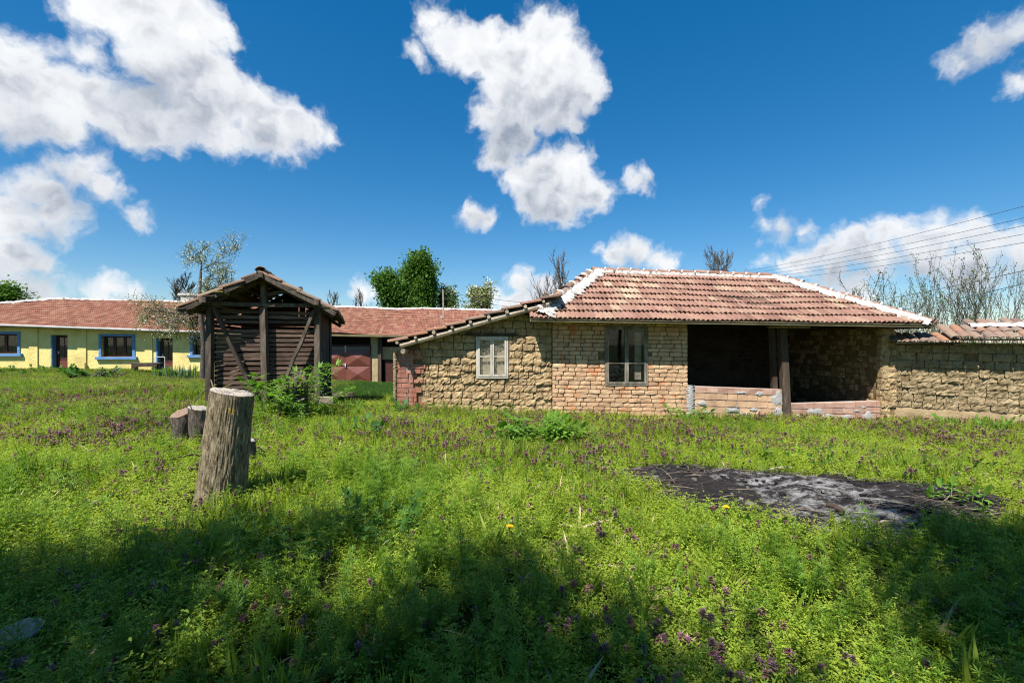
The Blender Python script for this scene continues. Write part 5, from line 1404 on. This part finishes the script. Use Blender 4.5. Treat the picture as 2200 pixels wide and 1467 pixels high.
# white roof box behind the house
cq = hpt(400, 640, 4.4); mb = thing('chimney', HA+HU*hu(400,4.6)-HN*4.6+Vector((0,0,4.2)), 'white sheet-metal chimney cap behind the house ridge, left of the crib roof', 'chimney')
b = B(); cc = HA+HU*hu(402,4.6)-HN*4.6; b.box(cc.x-.45, cc.x+.45, cc.y, cc.y+.6, 4.0, 4.75); b.build('stack', M['white_mortar'], mb)
b = B(); b.hexa([(cc.x-.65,cc.y-.1,4.80),(cc.x+.6,cc.y-.1,4.80),(cc.x+.6,cc.y+.7,4.80),(cc.x-.65,cc.y+.7,4.80),(cc.x-.55,cc.y-.1,4.95),(cc.x+.5,cc.y-.1,4.95),(cc.x+.5,cc.y+.7,4.95),(cc.x-.55,cc.y+.7,4.95)]); b.build('cap', M['white_mortar'], mb)
# loose sticks near the stumps
def stick(label, p0, p1, r, mat='wood', bend=.04):
    p0, p1 = Vector(p0), Vector(p1); b = B(); m_ = p0.lerp(p1,.5)+Vector((random.uniform(-bend,bend), random.uniform(-bend,bend), bend*.6))
    b.tube([p0, p0.lerp(m_,.6), m_, m_.lerp(p1,.6), p1], [r, r*.95, r*.85, r*.6, r*.35], 6); o = b.build('stick', M[mat]); tag(o, label, 'stick', 'loose sticks around the stumps')
stick('thin dead stick leaning from the brown-topped stump up to the crib', pt(418,862,g2.y-.2), pt(456,828,g2.y+.1), .010)
stick('dead branch lying left of the brown-topped stump', ground_hit(440,995)+Vector((0,0,.1)), pt(370,985,ground_hit(440,995).y-.4), .014)
stick('bent dry stalk crossing in front of the dark bark stump', pt(405,862,g2.y-.3), pt(436,918,g2.y-.35), .008)
stick('upright broken stake behind the tall stump', (sb.x-.02,sb.y+.5,0), pt(453,815,sb.y+.5), .018, 'wood_pale', .01)
stick('thin dry twig standing right of the tall stump', ground_hit(560,960), pt(585,910,ground_hit(560,960).y), .006)
b = B()
rng_ = random.Random(5); gq = ground_hit(228, 812)
lg = thing('log_pile', gq, 'small heap of dark roots and cut branches before the yellow house', 'woodpile')
for k in range(12):
    o = gq+Vector((rng_.uniform(-.5,.4), rng_.uniform(-.2,.3), rng_.uniform(0,.3))); b = B(); b.tube([o, o+Vector((rng_.uniform(-.4,.4), rng_.uniform(-.2,.2), rng_.uniform(-.02,.25)))], [.06,.03], 6); b.build('branch', M['bark_dark'], lg)
# ------------------------------------------------------------------ burnt patch
def build_burn():
    nr, na = 26, 90; V = [(BURN_C.x, BURN_C.y, 0)]
    Fc = []
    for r in range(1, nr+1):
        for k in range(na):
            a = 2*math.pi*k/na; lo, hi = 0.0, 4.0
            for _ in range(18):
                m_ = (lo+hi)/2
                if burn_r(np.array(BURN_C.x+math.cos(a)*m_), np.array(BURN_C.y+math.sin(a)*m_)) < 1.03: lo = m_
                else: hi = m_
            R_ = lo*r/nr; V.append((BURN_C.x+math.cos(a)*R_, BURN_C.y+math.sin(a)*R_, 0))
    V = np.array(V); z = gz_np(V[:,0], V[:,1]); rr = burn_r(V[:,0], V[:,1])
    nz = np.array([mnoise.noise((v[0]*3.5, v[1]*3.5, 1))*.05+mnoise.noise((v[0]*12, v[1]*12, 3))*.022+mnoise.noise((v[0]*30, v[1]*30, 7))*.012 for v in V])
    V[:,2] = z+.012+np.clip(1-rr, 0, 1)**.5*.10*np.clip((1-rr)*6, 0, 1)+nz*np.clip((1.02-rr)*8, 0, 1)
    for k in range(na): Fc.append((0, 1+k, 1+(k+1)%na))
    for r in range(nr-1):
        for k in range(na): Fc.append((1+r*na+k, 1+(r+1)*na+k, 1+(r+1)*na+(k+1)%na, 1+r*na+(k+1)%na))
    m = new_mat('ash_and_char'); n = NB(m); p = n.pos((1,1.6,1))
    sepn = n.N('ShaderNodeSeparateXYZ'); n.L(n.pos(), sepn.inputs[0])
    c = n.ramp(n.rng(n.noise(p, 11, 8, .75), .3, .7), [(0,(.012,.011,.012)),(.6,(.035,.03,.03)),(1,(.085,.07,.06))])
    ash = n.noise(p, 3.2, 12, .78, .12)
    cx = n.math('ABSOLUTE', n.math('SUBTRACT', sepn.outputs[0], BURN_C.x+.15)); mask = n.rng(cx, .4, 1.4, .08, -.14)
    c = n.mix(n.rng(n.math('ADD', ash, mask), .53, .65, 0, .92), c, (.36,.35,.34))
    n.out(c, .95, n.bump(n.noise(p, 40, 7, .75), 1.0, .03), .1)
    o = obj('burnt_ground', mesh('burnt_ground', V, Fc, m, True)); tag(o, 'bonfire patch of black char and pale grey ash', kind='stuff')
    lump = B(); r2 = random.Random(3)
    for k in range(420):
        x = BURN_C.x+r2.uniform(-1.9,1.9); y = BURN_C.y+r2.uniform(-1.2,1.2); q = float(burn_r(np.array(x), np.array(y)))
        if q > 1.0: continue
        s = r2.uniform(.008,.03)*(1.3 if q > .6 else .8); z0 = gz(x,y)+.10*min(1,(1-q)*6)*max(0,1-q)**.5+.012
        lump.hexa([(x+a_*s*r2.uniform(.5,1.6), y+b_*s*r2.uniform(.5,1.3), z0+c_*s*r2.uniform(.3,1.0)) for (a_,b_,c_) in ((-1,-1,-1),(1,-1,-1),(1,1,-1),(-1,1,-1),(-1,-1,1),(1,-1,1),(1,1,1),(-1,1,1))], r2.random())
    mm = new_mat('charcoal'); nn = NB(mm); nn.out(nn.ramp(nn.attr('tint'), [(0,(.010,.010,.011)),(.7,(.03,.028,.027)),(1,(.22,.20,.19))]), .8)
    o = lump.build('charcoal_lumps', mm, None, False, True); tag(o, 'scattered black charcoal lumps on the bonfire patch', kind='stuff')
    # burnt twigs and straw
    tw = B(); rr_ = random.Random(11)
    for k in range(2000):
        a = rr_.uniform(0, 6.283); s = math.sqrt(rr_.random())*1.75
        x = BURN_C.x+rr_.uniform(-2.0,2.0); y = BURN_C.y+rr_.uniform(-1.3,1.3); q = float(burn_r(np.array(x), np.array(y)))
        edge = q > .55 or x < BURN_C.x-.6
        if q > 1.03 or (not edge and rr_.random() < .85) or rr_.random() < .35: continue
        L = rr_.uniform(.08,.42); an = rr_.gauss(0,.45)+(0 if rr_.random() < .8 else 1.3); z0 = gz(x,y)+.06*min(1,(1.05-q)*3)+rr_.uniform(.005,.06)
        d = Vector((math.cos(an), math.sin(an)*.8, rr_.uniform(-.08,.12))).normalized()*L; o0 = Vector((x,y,z0)); r = rr_.uniform(.0014,.0042)
        tw.tube([o0-d*.5, o0+Vector((rr_.uniform(-.02,.02), rr_.uniform(-.02,.02), rr_.uniform(-.01,.02))), o0+d*.5], [r, r, r*.6], 4, rr_.random(), False)
    m = new_mat('burnt_twig'); n = NB(m); n.out(n.ramp(n.attr('tint'), [(0,(.02,.018,.017)),(.45,(.05,.042,.038)),(.75,(.14,.11,.085)),(1,(.36,.29,.22))]), .9)
    o = tw.build('burnt_twigs', m, None, False, True); tag(o, 'tangle of charred twigs and straw on the bonfire patch', kind='stuff')
    for k, (px, py, px2, py2, r, lab) in enumerate(((1780,1083,1812,1096,.03,'brown charred wood chunk near the front of the burnt patch'),(1832,1050,1902,1056,.016,'dark charred stick across the ash on the right'),(1345,1040,1400,1032,.018,'grey charred branch at the left end of the burnt patch'),(1625,1085,1640,1102,.02,'short charred peg at the front left of the burnt patch'),(1655,1006,1700,1003,.016,'pale stick along the back edge of the burnt patch'),(1880,1123,1920,1118,.012,'pale stick at the front right edge of the burnt patch'))):
        a, c_ = ground_hit(px,py,.1), ground_hit(px2,py2,.1); b = B(); b.tube([a+Vector((0,0,.09)), a.lerp(c_,.5)+Vector((0,.01,.10)), c_+Vector((0,0,.09))], [r,r*.95,r*.8], 7)
        o = b.build('charred_stick', M['wood_pale' if 'pale' in lab else 'wood_dark']); tag(o, lab, 'stick')
build_burn()

# ------------------------------------------------------------------ meadow plants, scattered
PROTO = {}
def proto(coll, name, L, mats):
    c = PROTO.setdefault(coll, bpy.data.collections.new(coll))
    o = bpy.data.objects.new('%s_%02d' % (name, len(c.objects)), L.mesh(name, mats)); c.objects.link(o)
CHK = leaf_mat('chickweed_leaf', [(.22,.32,.03),(.31,.42,.042),(.40,.48,.06),(.24,.37,.036)], .5, .55)
GRS = leaf_mat('grass_blade', [(.13,.22,.02),(.21,.30,.03),(.30,.37,.05)], .48, .5)
CLV = leaf_mat('cleavers_leaf', [(.11,.22,.02),(.17,.30,.028),(.24,.37,.04)], .5, .5)
NET = leaf_mat('dead_nettle_leaf', [(.12,.23,.035),(.17,.28,.05)], .42)
NTP = leaf_mat('dead_nettle_top', [(.16,.075,.08),(.19,.11,.09),(.15,.13,.07)], .3)
NFL = leaf_mat('dead_nettle_flower', [(.55,.16,.38),(.62,.28,.50),(.50,.22,.48)], .3)
STR = leaf_mat('dry_straw', [(.34,.27,.15),(.48,.40,.25)], .2)
LWN = leaf_mat('lawn_blade', [(.05,.13,.022),(.08,.17,.03)], .4)
DOC = leaf_mat('dock_leaf', [(.09,.19,.02),(.13,.25,.03)], .4)
WHT = leaf_mat('white_petal', [(.7,.7,.66),(.78,.78,.74)], .3)
rp = random.Random(77)
sm, smq = leaf_shape(1, .62, .2, .15, 1); bl, blq = leaf_shape(1, .10, .1, .35, 3, 'blade'); nr_, nrq = leaf_shape(1, .20, .15, .15, 1); ht, htq = leaf_shape(1, .85, .25, .3, 2, 'heart')
for v in range(6):      # chickweed: low carpet of small leaves
    L = Leaves()
    for s in range(17):
        a = rp.uniform(0,6.283); ln = rp.uniform(.03,.10); p = Vector((0,0,0)); d = Vector((math.cos(a)*.8, math.sin(a)*.8, rp.uniform(.6,1.5))).normalized(); n = 4
        for k in range(n):
            p = p+d*(ln/n)*1.25; 
            for sg in (0, math.pi):
                an = a+k*1.57+sg+rp.uniform(-.4,.4); L.add(sm, smq, p, (math.cos(an), math.sin(an), rp.uniform(.1,.7)), (rp.uniform(-.4,.4), rp.uniform(-.4,.4), 1), rp.uniform(.0065,.0125), .5)
    if v < 0:
        for k in range(1): o = (rp.uniform(-.06,.06), rp.uniform(-.06,.06), rp.uniform(.07,.11)); [L.add(sm, smq, o, (math.cos(j*1.25), math.sin(j*1.25), .3), (0,0,1), .005, .5, 1) for j in range(5)]
    proto('low_carpet', 'chickweed', L, [CHK, WHT])
for v in range(5):      # grass tufts
    L = Leaves()
    for s in range(13):
        a = rp.uniform(0,6.283); L.add(bl, blq, (rp.uniform(-.03,.03), rp.uniform(-.03,.03), 0), (math.cos(a)*.4, math.sin(a)*.4, rp.uniform(.8,1.3)), (math.cos(a), math.sin(a), .3), rp.uniform(.10,.24), .5)
    proto('grass_tufts', 'grass', L, [GRS])
for v in range(5):      # cleavers: whorls of narrow leaves on thin stems
    L = Leaves()
    for s in range(3):
        a = rp.uniform(0,6.283); p = Vector((rp.uniform(-.04,.04), rp.uniform(-.04,.04), 0)); d = Vector((math.cos(a)*.35, math.sin(a)*.35, 1)).normalized(); pts = [p.copy()]; h = rp.uniform(.14,.27); n = 6
        for k in range(n):
            d = (d+Vector((rp.uniform(-.1,.1), rp.uniform(-.1,.1), .05))).normalized(); p = p+d*h/n; pts.append(p.copy())
            if k > 0:
                for j in range(7): an = j*.9+k*.4; L.add(nr_, nrq, p, (math.cos(an), math.sin(an), .45+.25*k/n), (0,0,1), rp.uniform(.026,.040)*(1.1-.35*k/n), .5)
        L.tube(pts, .0017, .001, 3)
    proto('cleavers', 'cleavers', L, [CLV])
for v in range(6):      # purple dead-nettle
    L = Leaves()
    for s in range(2 if v % 2 else 1):
        p = Vector((rp.uniform(-.03,.03), rp.uniform(-.03,.03), 0)); d = Vector((rp.uniform(-.2,.2), rp.uniform(-.2,.2), 1)).normalized(); h = rp.uniform(.13,.22); L.tube([p, p+d*h], .0025, .002, 4, .5, 1)
        for k, (f, sz, mi) in enumerate(((.3,.034,0),(.68,.032,0),(.84,.030,1),(.91,.026,1),(.96,.020,1),(1.0,.013,1))):
            for sg in range(2 if f < .7 else 4):
                an = k*1.57+sg*(math.pi if f < .7 else math.pi/2)+rp.uniform(-.2,.2); L.add(ht, htq, p+d*h*f, (math.cos(an), math.sin(an), .1+.4*(f > .9)), (0,0,1), sz*rp.uniform(.8,1.2), .5, mi)
        for k in range(16):
            an = rp.uniform(0,6.283); L.add(nr_, nrq, p+d*h*rp.uniform(.82,1.0), (math.cos(an), math.sin(an), rp.uniform(.3,1.1)), (0,0,1), rp.uniform(.016,.026), .5, 2)
    proto('dead_nettles', 'dead_nettle', L, [NET, NTP, NFL])
for v in range(3):      # straw
    L = Leaves()
    for s in range(6): a = rp.uniform(0,6.283); L.add(bl, blq, (rp.uniform(-.05,.05), rp.uniform(-.05,.05), 0), (math.cos(a), math.sin(a), rp.uniform(.1,.9)), (0,0,1), rp.uniform(.10,.26), .5)
    proto('dry_straw', 'straw', L, [STR])
for v in range(4):      # short dense lawn
    L = Leaves()
    for s in range(26): a = rp.uniform(0,6.283); L.add(bl, blq, (rp.uniform(-.09,.09), rp.uniform(-.09,.09), 0), (math.cos(a)*.5, math.sin(a)*.5, 1), (math.cos(a), math.sin(a), .3), rp.uniform(.05,.12), .5)
    proto('short_lawn', 'lawn_tuft', L, [LWN])
dk, dkq = leaf_shape(1, .30, .2, .25, 3)
for v in range(3):      # broad-leaved rosettes
    L = Leaves()
    for s in range(7): a = s*.9+rp.uniform(-.2,.2); L.add(dk, dkq, (0,0,0), (math.cos(a), math.sin(a), rp.uniform(.5,2.2)), (math.cos(a)*.3, math.sin(a)*.3, 1), rp.uniform(.10,.19), .5)
    proto('broad_rosettes', 'dock', L, [DOC])

def pnoise(X, Y, s, seed): 
    return np.array([mnoise.noise((x*s, y*s, seed)) for x, y in zip(X, Y)])
def scatter(coll, label, dens, seed, smin, smax, tilt=.25, sink=.0, dmin=1.75, dmax=31.0):
    rng = np.random.default_rng(seed); P_ = []
    D = dmin
    while D < dmax:
        D1 = min(D*1.08, dmax); hw = 1.25*D1+(3.2 if D1 < 12 else .8); area = (D1-D)*2*hw; mx = dens(None, (D+D1)/2); n = rng.poisson(area*mx)
        x = rng.uniform(-hw, hw, n); y = rng.uniform(D, D1, n); P_.append(np.stack([x, y, rng.random(n)], 1)); D = D1
    P_ = np.concatenate(P_); x, y, u = P_.T
    keep = u < dens((x, y), y)
    keep &= burn_r(x, y) > .97+.10*np.sin(x*9)*np.sin(y*11)-.12*rng.random(len(x))**3
    keep &= ~((x > -2.95) & (x < 9.62) & (y > 11.17))
    yw = (x-YO.x)*YN.x+(y-YO.y)*YN.y; keep &= ~((x > 9.3) & (yw < .06))
    lx = (x-CO.x)*CX.x+(y-CO.y)*CX.y; ly = (x-CO.x)*CY.x+(y-CO.y)*CY.y; keep &= ~((lx > -.0) & (lx < CWD+.1) & (ly > .0) & (ly < CDP))
    hw_ = (x-HA.x)*HN.x+(y-HA.y)*HN.y; keep &= hw_ > .08
    keep &= ~((hw_ < 1.05) & (x > -17))
    keep &= ~((x > -2.5) & (y > 16.3))
    for (bx, by, r) in ((sb.x, sb.y, .26), (g2.x, g2.y, .15), (g3.x, g3.y+.05, .15), (g5.x-.04, g5.y+.12, .08)): keep &= np.hypot(x-bx, y-by) > r
    x, y = x[keep], y[keep]; n = len(x); z = gz_np(x, y)-sink
    me = bpy.data.meshes.new(coll); me.vertices.add(n); me.vertices.foreach_set('co', np.stack([x, y, z], 1).astype(np.float32).ravel())
    rot = np.stack([rng.normal(0, tilt, n), rng.normal(0, tilt, n), rng.uniform(0, 6.283, n)], 1).astype(np.float32)
    a = me.attributes.new('rot', 'FLOAT_VECTOR', 'POINT'); a.data.foreach_set('vector', rot.ravel())
    a = me.attributes.new('scl', 'FLOAT', 'POINT'); a.data.foreach_set('value', (rng.uniform(smin, smax, n)*(1+.012*np.minimum(y,14))*(np.where(y < 5, .84, 1.0) if seed == 4 else 1.0)*(1-.45*np.clip((y-13)/8,0,1))*(1+(.65 if seed in (2, 3) else .25)*pnoise(x, y, .9, seed+.5))).astype(np.float32))
    a = me.attributes.new('idx', 'INT', 'POINT'); a.data.foreach_set('value', rng.integers(0, len(PROTO[coll].objects), n).astype(np.int32))
    o = obj(coll, me); tag(o, label, kind='stuff')
    ng = bpy.data.node_groups.new('scatter_'+coll, 'GeometryNodeTree')
    ng.interface.new_socket('Geometry', in_out='INPUT', socket_type='NodeSocketGeometry'); ng.interface.new_socket('Geometry', in_out='OUTPUT', socket_type='NodeSocketGeometry')
    N_, L_ = ng.nodes.new, ng.links.new
    gi, go = N_('NodeGroupInput'), N_('NodeGroupOutput'); ci = N_('GeometryNodeCollectionInfo'); ci.inputs['Collection'].default_value = PROTO[coll]; ci.inputs['Separate Children'].default_value = True; ci.inputs['Reset Children'].default_value = True
    ip = N_('GeometryNodeInstanceOnPoints'); ip.inputs['Pick Instance'].default_value = True
    def na(nm, ty): q = N_('GeometryNodeInputNamedAttribute'); q.data_type = ty; q.inputs['Name'].default_value = nm; return q.outputs['Attribute']
    er = N_('FunctionNodeEulerToRotation'); L_(na('rot','FLOAT_VECTOR'), er.inputs[0])
    L_(gi.outputs[0], ip.inputs['Points']); L_(ci.outputs[0], ip.inputs['Instance']); L_(na('idx','INT'), ip.inputs['Instance Index']); L_(er.outputs[0], ip.inputs['Rotation']); L_(na('scl','FLOAT'), ip.inputs['Scale']); L_(ip.outputs[0], go.inputs[0])
    md = o.modifiers.new('scatter', 'NODES'); md.node_group = ng
    return n
def lawn_zone(x, y): return np.clip((y-12.6-.5*np.sin(x*2))/1.2, 0, 1)*np.clip((x+9.5)/2, 0, 1)
def d_carpet(xy, D):
    if xy is None: return 260 if D < 12 else 130
    x, y = xy; base = np.where(y < 12, 260, 130.); nz = pnoise(x, y, .55, 3); w = np.clip(.85+1.1*nz+.25*np.clip((x+2)/4, -1, 1), .12, 1)
    return w*(1-lawn_zone(x, y))
def d_grass(xy, D):
    if xy is None: return 150 if D < 12 else 110
    x, y = xy; nz = pnoise(x, y, .7, 9); return np.clip(.24+1.3*nz-.18*np.clip((x+2)/4, -1, 1)+.15*(y > 12), .05, 1)*(1-.9*lawn_zone(x, y))
def d_cleav(xy, D):
    if xy is None: return 80 if D < 6 else 26
    x, y = xy; nz = pnoise(x, y, .5, 21); return np.clip(.32+1.2*nz+.45*(y < 3.8)+.30*(x < -2)-.2*((x > 0) & (y > 4)), .03, 1)*(1-lawn_zone(x, y))
def d_nettle(xy, D):
    if xy is None: return 110 if D < 13 else 80
    x, y = xy; nz = pnoise(x, y, .45, 33); near = np.clip((y-6.0)/3.0, 0, 1)*(x > -2.5)*.8; left = ((x < -4) & (y > 6.5))*.6
    return np.clip(.20+.9*nz+near+left+.12*(y > 4.5), .07, 1)*(1-lawn_zone(x, y))
def d_straw(xy, D):
    if xy is None: return 24
    x, y = xy; return np.clip(.15+.9*pnoise(x, y, .4, 44)+.6*((x < -11) & (y > 12)), .03, 1)*(1-lawn_zone(x, y))
def d_lawn(xy, D):
    if xy is None: return 150 if D > 11 else 0.0001
    x, y = xy; return lawn_zone(x, y)+.22*(y > 22)
def d_rose(xy, D):
    if xy is None: return 6.0
    x, y = xy; return np.clip(.5+.8*pnoise(x, y, .8, 55), .1, 1)*(1-lawn_zone(x, y))
# dens(None, D) is the most per square metre; dens((x, y), D) the share of it kept
def wrap(f): return lambda xy, D: f(xy, D) if xy is None else (f(xy, D)/(np.where(xy[1] < 12, 260, 130.) if False else 1.0))
print('PLANTS', scatter('low_carpet', 'yellow-green chickweed carpet covering the meadow', d_carpet, 1, .9, 1.9, .25),
  scatter('grass_tufts', 'loose green grass tufts through the meadow', d_grass, 2, .4, 1.0, .28),
  scatter('cleavers', 'whorled cleavers stems standing in the foreground meadow', d_cleav, 3, .55, 1.3, .3),
  scatter('dead_nettles', 'purple dead-nettles flowering through the meadow', d_nettle, 4, .6, 1.05, .15),
  scatter('dry_straw', 'bits of pale dry straw in the meadow', d_straw, 5, .6, 1.2, .3),
  scatter('short_lawn', 'short dark green lawn between crib and outbuilding', d_lawn, 6, .8, 1.15, .15),
  scatter('broad_rosettes', 'broad-leaved dock rosettes dotted in the meadow', d_rose, 7, .5, 1.2, .25))
